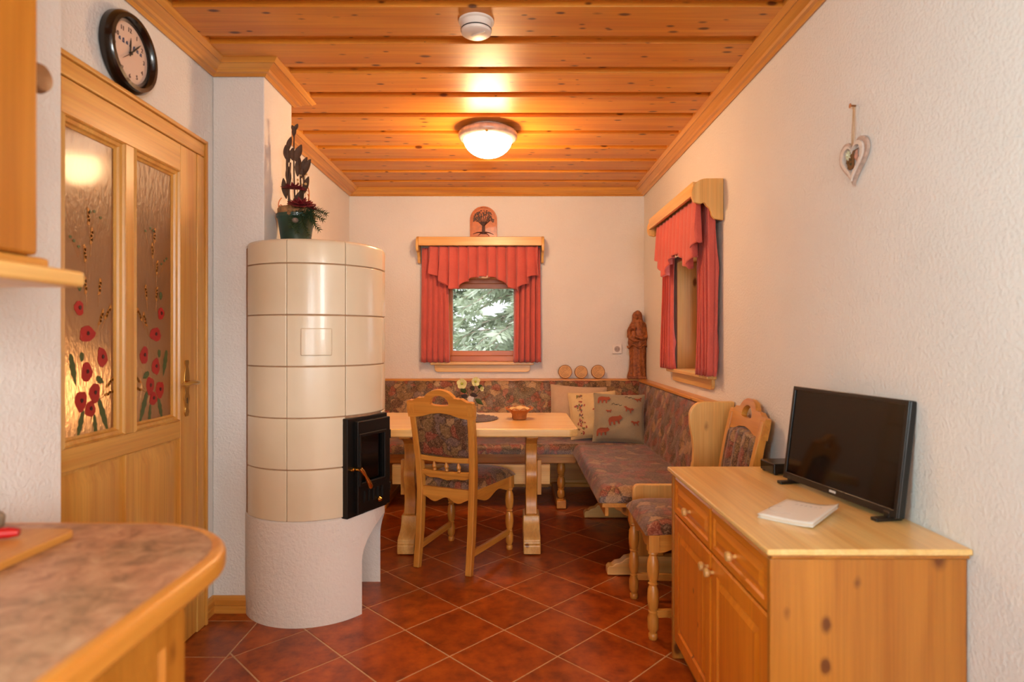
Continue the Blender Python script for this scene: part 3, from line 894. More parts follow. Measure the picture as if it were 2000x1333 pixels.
    # lower rails with three spindles
    def curved_rail(z0, z1, nm, sag):
        n = 14; lo = [(-0.155+0.31*i/n, z0-sag*math.sin(PI*i/n)+0.004*math.cos(6*PI*i/n)*(1 if sag > 0.01 else 0)) for i in range(n+1)]
        up_ = [(-0.155+0.31*i/n, z1-0.008*math.sin(PI*i/n)) for i in range(n, -1, -1)]
        MB().prism(lo+up_, -0.010, 0.010, BM).build(nm, wx, c, bevel=0.003)
    curved_rail(0.024, 0.054, 'back_rail', 0.006)
    curved_rail(-0.062, -0.030, 'back_rail', 0.018)
    for sx in (-0.075, 0.0, 0.075):
        zc = -0.037
        pr = [(0.005,zc),(0.011,zc+0.008),(0.0075,zc+0.016),(0.0125,zc+0.028),(0.008,zc+0.042),(0.004,zc+0.056),(0.004,zc+0.060)]
        MB().lathe(pr, 12, BM @ trm(sx,0,0) @ rotm('X', -PI/2)).build('spindle', wz, c)
    # upholstered back panel, channelled on the front side
    def face(sgn, flute):
        def f(u, v):
            a, b = u*2-1, v*2-1
            x = a*0.158
            zt = 0.270+0.022*math.cos(a*PI/2)
            z = 0.050+(zt-0.050)*v
            e = max(0,(1-abs(a)**8)*(1-abs(b)**8))**0.5
            d = 0.004+ (0.034 if flute else 0.012)*e
            if flute: d *= 0.70+0.30*abs(math.cos(a*PI*2))
            return BM @ Vector((x, z, sgn*d))
        return f
    mb = MB(); mb.grid(face(1, False), 24, 20); mb.grid(face(-1, True), 40, 24)
    mb.build('back_pad', UPH, c, angle=60)
    return c
ch1 = make_chair('pine dining chair drawn up to the table, its upholstered back to the viewer')
def copy_chair(src): return copy_tree(src)
ch2 = copy_tree(ch1)
ch1.location = (-0.275, 3.428, 0); ch1.rotation_euler = (0, 0, -math.radians(23.0))
ch1['group'] = 'matching dining chairs'
ch2.location = (0.790, 2.68, 0); ch2.rotation_euler = (0, 0, PI/2)
ch2['label'] = 'pine dining chair against the right wall, half hidden behind the chest'; ch2['group'] = 'matching dining chairs'

# ---- corner bench --------------------------------------------------------------------------------
bn = thing('corner_bench', 'pine corner bench with leaf print upholstery running round the back corner', 'bench', (0,0,0))
BX0 = -1.34
SZ = 0.415
def cushion(x0, x1, y0, y1, z0, z1, r, M=None, nu=60, nv=40, tuft=None):
    """rounded seat cushion on a dense grid"""
    mb = MB()
    def f(u, v):
        x = x0+(x1-x0)*u; y = y0+(y1-y0)*v
        dx = min(x-x0, x1-x); dy = min(y-y0, y1-y)
        d = min(dx, dy)
        # superelliptic edge
        t = min(1, d/r); z = z0+(z1-z0)*math.sqrt(max(0, 1-(1-t)**2))
        if tuft: z += tuft(x, y)*t
        return (x, y, z)
    def g(t):    # denser at the ends
        return t
    us = [0,0.01,0.02,0.035,0.055,0.08]; n = nu
    L = (x1-x0); W = (y1-y0)
    def ticks(LL):
        e = [0, r*0.03/LL, r*0.12/LL, r*0.28/LL, r*0.5/LL, r*0.75/LL, r/LL]
        m = max(6, int(LL/0.028)); mid = [r/LL+(1-2*r/LL)*i/m for i in range(1, m)]
        return e+mid+[1-q for q in reversed(e)]
    tu, tv = ticks(L), ticks(W)
    vs = [f(a, b) for b in tv for a in tu]; nu_ = len(tu); nv_ = len(tv)
    fs = [(j*nu_+i, j*nu_+i+1, (j+1)*nu_+i+1, (j+1)*nu_+i) for j in range(nv_-1) for i in range(nu_-1)]
    mb.add(vs, fs, M)
    mb.add([(x0,y0,z0),(x1,y0,z0),(x1,y1,z0),(x0,y1,z0)], [(3,2,1,0)], M)
    return mb
def tuft(sx, sy, amp):
    def t(x, y):
        h = 0
        i = math.floor(x/sx); j = math.floor(y/sy)
        for a in (i-1, i, i+1, i+2):
            for b in (j-1, j, j+1, j+2):
                if (a+b) % 2: continue
                d2 = ((x-a*sx)/0.035)**2+((y-b*sy)/0.035)**2
                if d2 < 9: h -= amp*math.exp(-d2)
        return h
    return t
cushion(BX0, 0.96, 4.285, 4.70, SZ, 0.482, 0.045).build('seat_cushion', UPH, bn, angle=60)
# right seat has rounded front corner and slopes a touch forward
cushion(0.437, 0.985, 3.015, 4.30, SZ+0.002, 0.492, 0.055, tuft=tuft(0.14,0.14,0.004)).build('seat_cushion', UPH, bn, angle=60)
# backrests: local plane u along, v up the slope
def backrest(u0, u1, M, name='backrest'):
    L = 0.50
    mb = cushion(u0, u1, 0.0, L, 0.0, 0.062, 0.035, M, tuft=tuft(0.115,0.085,0.016))
    return mb.build(name, UPH, bn, angle=70)
la = math.atan2(0.245, 0.43)
bm_back = trm(0, 4.735, 0.452) @ rotm('X', PI/2-la)
backrest(BX0, 1.075, bm_back)
# right: u runs along -Y
bm_right = trm(1.0, 0, 0.452) @ rotm('Z', -PI/2) @ rotm('X', PI/2-0.22)
def backrest_r():
    L = 0.452
    mb = cushion(-4.90, -3.005, 0.0, L, 0.0, 0.058, 0.035, bm_right, tuft=tuft(0.115,0.085,0.014))
    return mb.build('backrest', UPH, bn, angle=70)
backrest_r()
px, py, pz = wood('honey','x'), wood('honey','y'), wood('pine','z')
MB().box(BX0, XR, 4.925, YB-0.001, 0.888, 0.910).build('top_rail', px, bn, bevel=0.005)
MB().box(1.035, XR-0.001, 2.99, 4.925, 0.888, 0.910).build('top_rail', py, bn, bevel=0.005)
MB().box(BX0, 1.07, 4.955, YB-0.02, 0.077, 0.888).build('back_board', px, bn)  # both back boards run on below the seat to stand in for shade there
MB().box(1.075, XR-0.02, 3.0, 4.955, 0.077, 0.888).build('back_board', py, bn)
MB().box(BX0, 0.98, 4.30, 4.94, 0.392, SZ).build('seat_board', px, bn, bevel=0.003)
MB().box(0.455, 1.06, 3.02, 4.30, 0.392, SZ).build('seat_board', py, bn, bevel=0.003)
MB().box(BX0, 0.46, 4.315, 4.335, 0.345, 0.392).build('apron', px, bn, bevel=0.003)
MB().box(0.47, 0.49, 3.03, 4.315, 0.345, 0.392).build('apron', py, bn, bevel=0.003)
# end panel: high at the wall, sweeping down to a low arm at the front
ep = [(0.60,0.40),(0.60,0.495)]+arc(0.628,0.493,0.028,180,90,5)[1:]+[(0.80,0.521),(0.855,0.535),(0.884,0.575),(0.898,0.64),(0.900,0.70),(0.893,0.76),(0.882,0.82)]+\
     arc(0.955,0.858,0.075,170,90,8)+[(XR-0.004,0.933),(XR-0.004,0.40)]
MB().prism(ep, -3.0, -2.968, XZ).build('end_panel', pz, bn, bevel=0.006)
def trestle(M, length, name):
    """support: foot, post and corbel in local YZ-like plane: u from the front edge backwards"""
    wz_, wx_ = wood('honey','z'), wood('pine','x')
    foot = [(0.0,0.004),(0.0,0.040),(0.012,0.052),(0.030,0.052),(0.045,0.066),(0.075,0.072),(0.095,0.092),(0.13,0.10),(length-0.06,0.10),(length,0.05),(length,0.004)]
    MB().prism(foot, -0.03, 0.03, M).build('foot', wood('pine','x'), bn, bevel=0.005)
    post = [(0.13,0.10),(0.12,0.16),(0.135,0.22),(0.115,0.28),(0.11,0.31),(0.085,0.318),(0.07,0.335),(0.045,0.345),(0.03,0.372),(0.0,0.380),(0.0,0.392),(0.34,0.392),(0.29,0.31),(0.28,0.2),(0.30,0.10)]
    MB().prism(post, -0.02, 0.02, M).build('post', wz_, bn, bevel=0.004)
trestle(trm(0.50, 3.17, 0) @ XZ, 0.50, 't')
trestle(trm(0.50, 4.17, 0) @ XZ, 0.50, 't')
# turned front leg and foot of the back section
for lx in (0.36, -0.95):
    T = trm(lx, 4.40, 0.05) @ Matrix.Diagonal((1.25,1.25,0.81,1))
    MB().lathe(TURN, 16, T).build('leg', wood('honey','z'), bn, angle=50)
    MB().box(lx-0.035, lx+0.035, 4.355, 4.90, 0.004, 0.062).build('foot', wood('honey','y'), bn, bevel=0.005)

# ---- chest of drawers by the right wall ----------------------------------------------------------
sb = thing('chest_of_drawers', 'knotty pine chest with two drawers over two doors carrying the television', 'chest', (0,0,0))
CX0, CX1, CY0, CY1, CT = 0.640, 1.104, 1.452, 2.348, 0.742
pz, py_, px_ = wood('board','z'), wood('board','y'), wood('board','x')  # darker pine for the sides: their weaker light is put into the colour
MB().box(0.612, 1.106, 1.434, 2.364, CT-0.016, CT).build('top', wood('pale','y'), sb, bevel=0.005, seg=3)  # same wood made paler: brightness from above is put into the colour
MB().box(0.626, 1.106, 1.444, 2.356, CT-0.028, CT-0.016).build('top_moulding', py_, sb, bevel=0.005)
MB().box(0.625, CX1, CY0, CY0+0.02, 0.0, CT-0.028).build('side_panel', pz, sb, bevel=0.004)
MB().box(0.625, CX1, CY1-0.02, CY1, 0.0, CT-0.028).build('side_panel', pz, sb, bevel=0.004)
MB().box(0.66, CX1, CY0+0.02, CY1-0.02, 0.07, 0.09).build('bottom_board', py_, sb)
MB().box(CX1-0.01, CX1, CY0+0.02, CY1-0.02, 0.09, CT-0.028).build('back_board', pz, sb)
MB().box(0.668, 0.69, CY0+0.02, CY1-0.02, 0.0, 0.07).build('plinth', py_, sb)
MB().box(0.66, 0.69, 1.89, 1.91, 0.09, CT-0.028).build('divider', pz, sb)
DRW = wood('front','y'); DRZ = wood('front','z')
FXC = 0.630
def fielded(y0, y1, z0, z1, name, m, d=0.022, border=0.035, parent=sb):
    """front board on plane X=FXC facing -X, with a raised field"""
    def rc(i, x): return [(x, y0+i, z0+i), (x, y1-i, z0+i), (x, y1-i, z1-i), (x, y0+i, z1-i)]
    b = border
    vs = rc(0, FXC+d)+rc(0, FXC+0.004)+rc(0.006, FXC)+rc(b, FXC)+rc(b+0.004, FXC+0.007)+rc(b+0.010, FXC+0.007)+rc(b+0.030, FXC-0.001)
    fs = [(3,2,1,0), (24,25,26,27)]
    for k in range(0, 24, 4):
        for i in range(4): fs.append((k+i, k+(i+1)%4, k+4+(i+1)%4, k+4+i))
    return MB().add(vs, fs).build(name, m, parent, angle=18)
def knob(parent, y, z, r=0.015):
    pr = [(0.006,0.0),(0.006,0.010),(r*0.8,0.014),(r,0.021),(r*0.85,0.029),(0.0001,0.032)]
    M = trm(FXC, y, z) @ rotm('Y', -PI/2)
    return MB().lathe(pr, 16, M).build('knob', KNOBW, parent)
ym = (CY0+CY1)/2
for y0, y1 in ((CY0+0.021, ym-0.003), (ym+0.003, CY1-0.021)):
    d = fielded(y0, y1, 0.570, 0.710, 'drawer', DRW, border=0.024); knob(d, (y0+y1)/2, 0.634)
    e = fielded(y0, y1, 0.072, 0.564, 'door', DRZ, border=0.052); knob(e, ym+(0.026 if y0 > ym else -0.026), 0.515)

# ---- kitchen counter and cabinets at the left -----------------------------------------------------
wt = thing('worktop', 'rounded speckled laminate worktop with light wood edge in the left foreground', 'worktop', (0,0,0))
R = 0.235
X1, YE = -0.465, 1.146
outl = [(XN+0.002,-1.9),(X1,-1.9)]+arc(X1-R, YE-R*0.92, R, 0, 90, 18, R*0.92)+[(XN+0.002,YE)]
e = 0.022
inl = [(XN+0.002,-1.88),(X1-e,-1.88)]+arc(X1-R, YE-R*0.92, R-e, 0, 90, 18, R*0.92-e)+[(XN+0.002,YE-e)]
MB().prism(inl, 0.868, 0.9005).build('surface', LAMINATE, wt)
MB().prism(outl, 0.862, 0.8995).build('edge_band', wood('honey','y',False), wt, bevel=0.012, seg=3)
bc = thing('base_cabinet', 'pine base cabinet with panelled door under the worktop', 'cabinet', (0,0,0))
bx_ = -0.515; YC = 0.948
MB().box(XN+0.002, bx_-0.022, -1.9, YC-0.004, 0.10, 0.862).build('body', wood('board','y'), bc)
MB().box(XN+0.05, bx_-0.06, -1.9, YC-0.03, 0.0, 0.10).build('plinth', wood('honey','y'), bc)
FXB = bx_
def cab_door(y0, y1, z0, z1, fx, parent, kind='board', border=0.055):
    def rc(i, x): return [(x, y0+i, z0+i), (x, y1-i, z0+i), (x, y1-i, z1-i), (x, y0+i, z1-i)]
    vs = rc(0, fx-0.02)+rc(0, fx-0.003)+rc(0.004, fx)+rc(border, fx)+rc(border+0.006, fx-0.008)+rc(border+0.014, fx-0.008)+rc(border+0.04, fx)
    fs = [(0,1,2,3), (27,26,25,24)]
    for k in range(0, 24, 4):
        for i in range(4): fs.append((k+4+i, k+4+(i+1)%4, k+(i+1)%4, k+i))
    return MB().add(vs, fs).build('door', wood(kind,'z'), parent, angle=18)
for i in range(4): 
    d = cab_door(YC-0.45*(i+1)+0.002, YC-0.45*i-0.002, 0.11, 0.845, FXB, bc)
    M = trm(FXB, YC-0.45*i-0.40, 0.78) @ rotm('Y', PI/2)
    MB().lathe([(0.006,0),(0.006,0.012),(0.013,0.018),(0.015,0.024),(0.010,0.031),(0.0001,0.033)], 14, M).build('knob', KNOBW, d)
wc = thing('wall_cabinet', 'pine wall cabinet with moulded lower shelf at the left edge', 'cabinet', (0,0,0))
MB().box(XN+0.002, -0.850, 0.30, 1.050, 1.385, 2.30).build('body', wood('board','z'), wc, bevel=0.003)
MB().box(-0.850, -0.780, 0.905, 0.987, 1.385, 2.30).build('pilaster', wood('board','z'), wc, bevel=0.006)
d = cab_door(0.45, 0.900, 1.40, 2.29, -0.785, wc)
MB().box(-0.850, -0.805, 0.30, 0.90, 1.39, 2.295).build('front_frame', wood('board','z'), wc)
MB().lathe([(0.009,0),(0.009,0.014),(0.022,0.020),(0.027,0.030),(0.022,0.042),(0.0001,0.046)], 18, trm(-0.852,1.035,1.70) @ rotm('Y', PI/2)).build('knob', plain('knob_brown', rgb(150,104,66), 0.4, nscale=30, namp=0.2), wc)
MB().box(XN+0.002, -0.790, 0.30, 1.025, 1.365, 1.385).build('cove', wood('honey','y'), wc, bevel=0.006)
MB().box(XN+0.002, -0.742, 0.30, 1.045, 1.337, 1.365).build('shelf', wood('pine','y'), wc, bevel=0.008, seg=3)

# ================================================================== SMALLER THINGS
# ---- lamp and smoke detector -----------------------------------------------------------------------
def make_lamp(loc, label, power, col=(1.0, 0.60, 0.29)):
    t = thing('ceiling_lamp', label, 'lamp', loc)
    SILV = plain('pale_marbled_rim', rgb(214,196,184), 0.3, 0.1, 0.3, nscale=22, namp=0.35)
    MB().lathe([(0.125,0.0),(0.125,-0.025),(0.0001,-0.025)], 32).build('base', WHITEP, t)
    MB().lathe([(0.144,-0.070),(0.158,-0.069),(0.170,-0.060),(0.175,-0.046),(0.174,-0.034),(0.166,-0.022),(0.150,-0.014),(0.122,-0.010),(0.122,-0.030),(0.143,-0.040)], 48, None, False).build('rim', SILV, t)
    pr = [(0.146,-0.060)]+[(0.146*math.cos(math.radians(a)), -0.060-0.112*math.sin(math.radians(a))) for a in range(12, 90, 12)]+[(0.0001,-0.172)]
    MB().lathe(pr, 48).build('shade', mat_emit('lamp_glow', (1.0,0.86,0.66,1), 9.0) if 'lamp_glow' not in MATS else MATS['lamp_glow'], t)
    for a in (30, 150, 270):
        MB().ball((0.16*math.cos(math.radians(a)), 0.16*math.sin(math.radians(a)), -0.064), 0.009).build('clip', BRASS, t)
    d = bpy.data.lights.new('lamp_bulb', 'POINT'); d.energy = power; d.color = col; d.shadow_soft_size = 0.11
    o = bpy.data.objects.new('lamp_bulb', d); COL.objects.link(o); o.location = (0, 0, -0.22); o.parent = t
    return t
make_lamp((-0.143, 3.55, 2.490), 'lit round ceiling lamp with white glass bowl above the table', 38)
sd = thing('smoke_detector', 'white round smoke detector on the plank ceiling', 'smoke detector', (-0.14, 2.345, 2.489))
MB().lathe([(0.070,0.0),(0.070,-0.006),(0.064,-0.010),(0.0001,-0.010)], 36).build('mount', WHITEP, sd)
MB().lathe([(0.062,-0.010),(0.060,-0.034),(0.0001,-0.034)], 36).build('body', WHITEP, sd)
MB().lathe([(0.0612,-0.034),(0.0612,-0.038),(0.0001,-0.038)], 36).build('slot', BLACKP, sd)
MB().lathe([(0.060,-0.038),(0.058,-0.047),(0.050,-0.052),(0.0001,-0.053)], 36).build('cap', WHITEP, sd)
MB().box(-0.02,0.045,-0.006,0.0,-0.0555,-0.052, rotm('Z',-0.6)).build('test_button', plain('pale_grey', rgb(210,200,192), 0.4), sd)

# ---- pelmets and curtains --------------------------------------------------------------------------
def make_pelmet(loc, rz, label):
    t = thing('curtain_pelmet', label, 'pelmet', loc, rz, group='pine curtain pelmets')
    wx, wy = wood('pine','x'), wood('pine','z')
    MB().box(-0.502, 0.502, -0.158, -0.138, 2.000, 2.072).build('front_board', wx, t, bevel=0.004)
    MB().box(-0.502, 0.502, -0.138, 0.0, 2.055, 2.072).build('top_board', wx, t, bevel=0.002)
    # end bracket profile: u = distance from the wall, v = height
    br = [(0.0,2.085),(0.085,2.085)]+arc(0.088,2.005,0.080,90,-35,12)+[(0.118,1.950),(0.106,1.958),(0.098,1.955),(0.088,1.940),(0.074,1.930),(0.066,1.912),(0.062,1.890),(0.048,1.872),(0.0,1.865)]
    for sx in (-1, 1):
        M = Matrix(((0,0,1,0),(-1,0,0,0),(0,1,0,0),(0,0,0,1)))
        x = sx*0.512
        MB().prism(br, x-0.011, x+0.011, M).build('end_bracket', wood('pine','z'), t, bevel=0.004)
    return t
def make_curtain(loc, rz, label, x0, x1, seed, group):
    rnd = random.Random(seed)
    ph = [rnd.uniform(0, 6) for _ in range(4)]
    folds = 5.0
    s = -1 if x0 < 0 else 1
    def f(u, v):
        z = 1.046+(1.995-1.046)*v
        wid = 1.0-0.10*v
        xo, xi = (x0, x1) if s < 0 else (x1, x0)
        x = xo+(xi-xo)*(u*wid+0.03*v)
        x += 0.006*math.sin(2*PI*folds*u*2+ph[0])
        amp = 0.031*(0.75+0.35*(1-v))
        p = 2*PI*folds*u+0.5*math.sin(1.7*v+ph[1])
        fo = 1-2*(1-abs(math.sin(p/2))**0.40)
        y = -0.043-amp*(fo+0.18*math.sin(2*p+ph[2]))+0.004*math.sin(5*v+ph[3]+7*u)
        return (x, y, z+0.004*math.sin(p)*(1-v))
    o = MB().grid(f, 88, 22).build('curtain', CURTAIN, solid=0.003, angle=80)
    o.location = loc; o.rotation_euler = (0,0,rz)
    return tag(o, label, 'curtain', group)
def make_valance(loc, rz, label):
    t = thing('curtain_valance', label, 'valance', loc, rz, group='pleated swag valances')
    c = 0.03
    kn = [(0,1.752),(0.08,1.745),(0.15,1.715),(0.20,1.665),(0.255,1.645),(0.30,1.665),(0.345,1.715),(0.39,1.755),(0.46,1.795)]
    def low(x):
        d = abs(x-c)
        for (a, za), (b, zb_) in zip(kn, kn[1:]):
            if d <= b: return za+(zb_-za)*(d-a)/(b-a)
        return kn[-1][1]
    def f(u, v):
        x = -0.435+0.915*u; lo = low(x)
        z = lo+(1.998-lo)*(v)
        p = 2*PI*11.5*u
        k = 1-v*0.35
        # soft box pleats
        q = 1-2*(1-abs(math.sin(p/2))**0.42)
        d = abs(x-c)
        casc = 1.0+0.9*(1-v)*max(0, min(1, (d-0.22)/0.1))
        y = -0.108-0.025*q*k*min(1.15,casc)
        x2 = x+0.013*math.sin(p+1.3)*k*casc+(0.008*(1-v)*(1 if x > c else -1)*max(0, min(1,(d-0.15)/0.3)))
        z -= 0.010*max(0, math.sin(p+0.6))*(1-v)*casc
        return (x2, y, z)
    MB().grid(f, 240, 22).build('swag', CURTAIN, t, solid=0.003, angle=80)
    def g(u, v):
        x = c-0.05+0.10*u; return (x, -0.111+0.006*math.sin(2*PI*2*u), 1.742+0.020*v-0.004*math.sin(PI*u))
    MB().grid(g, 16, 3).build('lining', LINING, t, solid=0.002)
    return t
for (loc, rz, wl, nm) in (((-0.26, YB-0.001, 0), 0, 'above the back wall window', 'back'), ((XR-0.001, 3.655, 0), -PI/2, 'above the right wall window', 'right')):
    make_pelmet(loc, rz, 'pine curtain pelmet with curved end brackets '+wl)
    make_valance(loc, rz, 'dusky red pleated swag valance '+wl)
    a, b = (('hanging left of the back window glass', 'hanging right of the back window glass') if nm == 'back' else
            ('at the far side of the right wall window', 'at the near side of the right wall window'))
    make_curtain(loc, rz, 'dusky red pleated curtain '+a, -0.500, -0.262, 3, 'short red curtains')
    make_curtain(loc, rz, 'dusky red pleated curtain '+b, 0.275, 0.505, 5, 'short red curtains')

# ---- tree plaque on the pelmet -----------------------------------------------------------------------
ORW = plain('orange_stained_wood', rgb(204,104,26), 0.4, 0.0, 0.3, nscale=26, namp=0.3)
pq = thing('wall_plaque', 'arched orange wood plaque carved with a spreading tree', 'plaque', (-0.238, YB-0.003, 2.086))
ar = [(-0.113,0.0),(0.113,0.0),(0.113,0.150)]+arc(0,0.150,0.113,0,180,18)[1:]
MB().prism(ar, 0.0, 0.014, XZ).build('board', ORW, pq, bevel=0.003)
ari = [(-0.100,0.012),(0.100,0.012),(0.100,0.150)]+arc(0,0.150,0.100,0,180,18)[1:]
MB().prism(ar, 0.014, 0.020, XZ, [ari]).build('rim', ORW, pq, bevel=0.002)
trk = MB()
trk.prism([(-0.014,0.03),(0.014,0.03),(0.013,0.10),(-0.013,0.10)], 0.013, 0.019, XZ)
for a, b in (((-0.014,0.045),(-0.090,0.030)),((0.014,0.045),(0.085,0.026)),((-0.006,0.04),(-0.045,0.018)),((0.006,0.04),(0.05,0.014))):
    trk.tube([(a[0],-0.017,a[1]),((a[0]+b[0])/2,-0.017,(a[1]+b[1])/2+0.006),(b[0],-0.017,b[1])], [0.006,0.004,0.002], 6)
rnd = random.Random(4)
for i in range(9):
    a = math.radians(20+140*i/8)
    trk.tube([(0,-0.017,0.095),(0.04*math.cos(a),-0.017,0.12+0.03*math.sin(a)),(0.075*math.cos(a),-0.017,0.135+0.07*math.sin(a))], [0.005,0.0035,0.002], 5)
trk.build('carved_trunk', DARKW, pq)
lv = MB()
for i in range(150):
    a = rnd.uniform(-0.25, PI+0.25); r = 0.085*math.sqrt(rnd.uniform(0.08, 1))
    lv.ball((r*math.cos(a), -0.017, 0.150+r*0.95*math.sin(a)), rnd.uniform(0.004,0.007), 6, 4, None, (1,0.6,1))
o = lv.build('carved_leaves', plain('carved_leaf', rgb(98,56,32), 0.45, nscale=60, namp=0.5), pq); o['kind'] = 'stuff'

# ---- wooden discs, statue, socket ---------------------------------------------------------------------
WOODR = plain('disc_face', rgb(224,170,108), 0.55, nscale=45, namp=0.2); BARK = plain('bark', rgb(150,92,46), 0.85, nscale=60, namp=0.4)
for i, (x, r, lb) in enumerate(((0.440,0.057,'leftmost of three small bark edged wood discs on the bench rail'),(0.572,0.054,'middle one of three small bark edged wood discs on the bench rail'),(0.712,0.057,'rightmost of three small bark edged wood discs on the bench rail'))):
    t = thing('wooden_disc', lb, 'wood disc', (x, 4.962, 0.9105), 0, 'bark edged wood discs')
    M = trm(0, 0, r) @ rotm('X', PI/2-0.14)
    MB().lathe([(r,-0.008),(r,0.008),(r*0.93,0.009),(r*0.93,-0.009)], 28, M, False).build('bark_rim', BARK, t)
    MB().lathe([(0.0001,-0.008),(r*0.94,-0.008),(r*0.94,0.008),(0.0001,0.008)], 28, M).build('face', WOODR, t)
    mk = MB()
    for k in range(3):
        rr = r*(0.25+0.22*k); mk.tube([(M @ Vector((rr*math.cos(a), rr*math.sin(a), 0.0085))) for a in [q*PI/8 for q in range(2, 15)]], 0.0009, 4)
    mk.build('burnt_lines', BARK, t)['kind'] = 'stuff'

def statue():
    t = thing('carved_statue', 'carved wooden figure of a veiled woman holding a child, in the bench corner', 'statue', (1.040, 4.955, 0.9105), 0)
    MB().prism([(-0.095,-0.055),(0.06,-0.060),(0.062,0.05),(-0.08,0.05)], 0.0, 0.022).build('base', CARVED, t, bevel=0.006)
    key = [(0.020,0.078,0.050,-0.004),(0.06,0.070,0.048,-0.002),(0.12,0.066,0.046,0.0),(0.20,0.066,0.046,0.0),(0.26,0.070,0.048,0.0),(0.30,0.080,0.054,0.002),(0.36,0.086,0.056,0.004),(0.41,0.082,0.052,0.004),
           (0.445,0.068,0.048,0.003),(0.475,0.046,0.044,0.0),(0.50,0.041,0.042,-0.003),(0.525,0.040,0.042,-0.004),(0.548,0.030,0.034,-0.002),(0.562,0.014,0.018,0.0),(0.566,0.0005,0.0005,0.0)]
    mb = MB(); vs = []; fs = []; n = 56; rings = []
    for (z0,a0,b0,c0),(z1,a1,b1,c1) in zip(key, key[1:]):
        m = max(2, int((z1-z0)/0.010))
        for i in range(m): q = i/m; rings.append((z0+(z1-z0)*q, a0+(a1-a0)*q, b0+(b1-b0)*q, c0+(c1-c0)*q))
    rings.append(key[-1])
    for z, a, b, c in rings:
        for i in range(n):
            th = 2*PI*i/n
            fold = 0.0
            if z < 0.29: fold = 0.075*math.sin(9*th+3*math.sin(z*9))+0.03*math.sin(17*th+z*30)
            elif z < 0.46: fold = 0.045*math.sin(7*th+z*45)+0.03*math.sin(13*th-z*60)
            elif z < 0.55: fold = 0.03*math.sin(11*th)
            # recessed face under the veil, towards -Y and slightly left
            fd_ = max(0, math.cos(th+PI/2+0.25))**4
            if 0.465 < z < 0.545: fold -= 0.16*fd_*math.sin(PI*(z-0.465)/0.08)
            vs.append((c+a*(1+fold)*math.cos(th), b*(1+fold)*math.sin(th), z))
    k = len(rings)
    for j in range(k-1):
        for i in range(n): q = (i+1)%n; fs.append((j*n+i, j*n+q, (j+1)*n+q, (j+1)*n+i))
    fs.append(tuple(reversed(range(n))))
    mb.add(vs, fs)
    # face: head, nose, brow, chin; arms crossing and cloak hem; child on the left arm, all sunk into one body
    mb.ball((-0.010,-0.022,0.505), 0.024, 14, 10, None, (0.85,0.9,1.25))
    mb.tube([(-0.014,-0.045,0.512),(-0.015,-0.050,0.500),(-0.014,-0.044,0.496)], [0.003,0.005,0.003], 6)
    mb.tube([(0.075,-0.01,0.40),(0.060,-0.045,0.345),(0.010,-0.062,0.335),(-0.035,-0.062,0.350)], [0.024,0.022,0.017,0.010], 10)
    mb.tube([(-0.070,-0.02,0.40),(-0.076,-0.045,0.35),(-0.045,-0.064,0.318),(0.0,-0.064,0.312)], [0.022,0.022,0.017,0.010], 10)
    mb.tube([(-0.045,-0.052,0.330),(-0.048,-0.056,0.365),(-0.046,-0.055,0.395)], [0.020,0.024,0.016], 10)
    mb.ball((-0.047,-0.058,0.418), 0.021, 12, 8)
    hem = [(0.084*math.cos(a)+0.0, 0.060*math.sin(a), 0.268+0.014*math.sin(5*a)) for a in [PI+PI*i/18 for i in range(19)]]
    mb.tube(hem, 0.007, 8)
    mb.tube([(0.085,-0.02,0.40),(0.080,-0.038,0.33),(0.084,-0.030,0.26)], [0.012,0.016,0.008], 8)
    mb.build('figure', CARVED, t, angle=70)
statue()
so = thing('wall_socket', 'white wall socket on the back wall beside the carved statue', 'socket', (0.881, YB-0.001, 1.155))
MB().prism([(-0.040,-0.040),(0.040,-0.040),(0.040,0.040),(-0.040,0.040)], 0.0, 0.010, XZ).build('plate', WHITEP, so, bevel=0.005)
MB().lathe([(0.024,0.0105),(0.022,0.012),(0.0001,0.0108)], 24, XZ).build('cup', plain('socket_grey', rgb(176,160,150), 0.5), so)
for sx in (-0.0095, 0.0095):
    MB().lathe([(0.003,0.0112),(0.003,0.0122),(0.0001,0.0122)], 10, XZ @ trm(sx,0,0)).build('hole', BLACKP, so)

# ---- pillows -------------------------------------------------------------------------------------------
def pillow(name, label, wd, hg, th, M, mat, group='throw pillows on the bench'):
    t = thing(name, label, 'pillow', (0,0,0), 0, group)
    t.matrix_world = M
    def surf(u, v, s=1):
        a, b = u*2-1, v*2-1
        pin = 1-0.07*(a*a*(1-abs(b)**2)*0+ (1-abs(b))**1.0*abs(a)**6*0.8)
        x = a*wd/2*(1-0.055*(1-b*b)*abs(a)**3); y = b*hg/2*(1-0.055*(1-a*a)*abs(b)**3)
        e = max(0,(1-abs(a)**2.6)*(1-abs(b)**2.6))
        z = s*(0.003+th/2*e**0.55)+0.005*math.sin(a*5+b*2)*e+0.004*math.sin(b*9-a*3)*e
        return Vector((x, y, z))
    mb = MB(); mb.grid(lambda u, v: surf(u, v, 1), 30, 30); mb.grid(lambda u, v: surf(u, v, -1), 30, 30)
    for s_ in range(4):   # seam
        ed = [surf(*( (i/30,0) if s_==0 else (1,i/30) if s_==1 else (1-i/30,1) if s_==2 else (0,1-i/30) ), 0) for i in range(31)]
        mb.tube(ed, 0.004, 6)
    mb.build('cover', mat, t, angle=70)
    return t, surf
def up_m(x, y, z, lean, rz, roll=0.0):
    # pillow local XY plane stands upright: local x -> world x, local y -> up, local z -> towards -Y
    return trm(x, y, z) @ rotm('Z', rz) @ rotm('X', PI/2-lean) @ rotm('Z', roll)
t, s_ = pillow('throw_pillow', 'plain beige linen pillow against the back of the bench', 0.44, 0.40, 0.13, up_m(0.515, 4.66, 0.685, 0.42, 0.0, -0.06), LINEN)
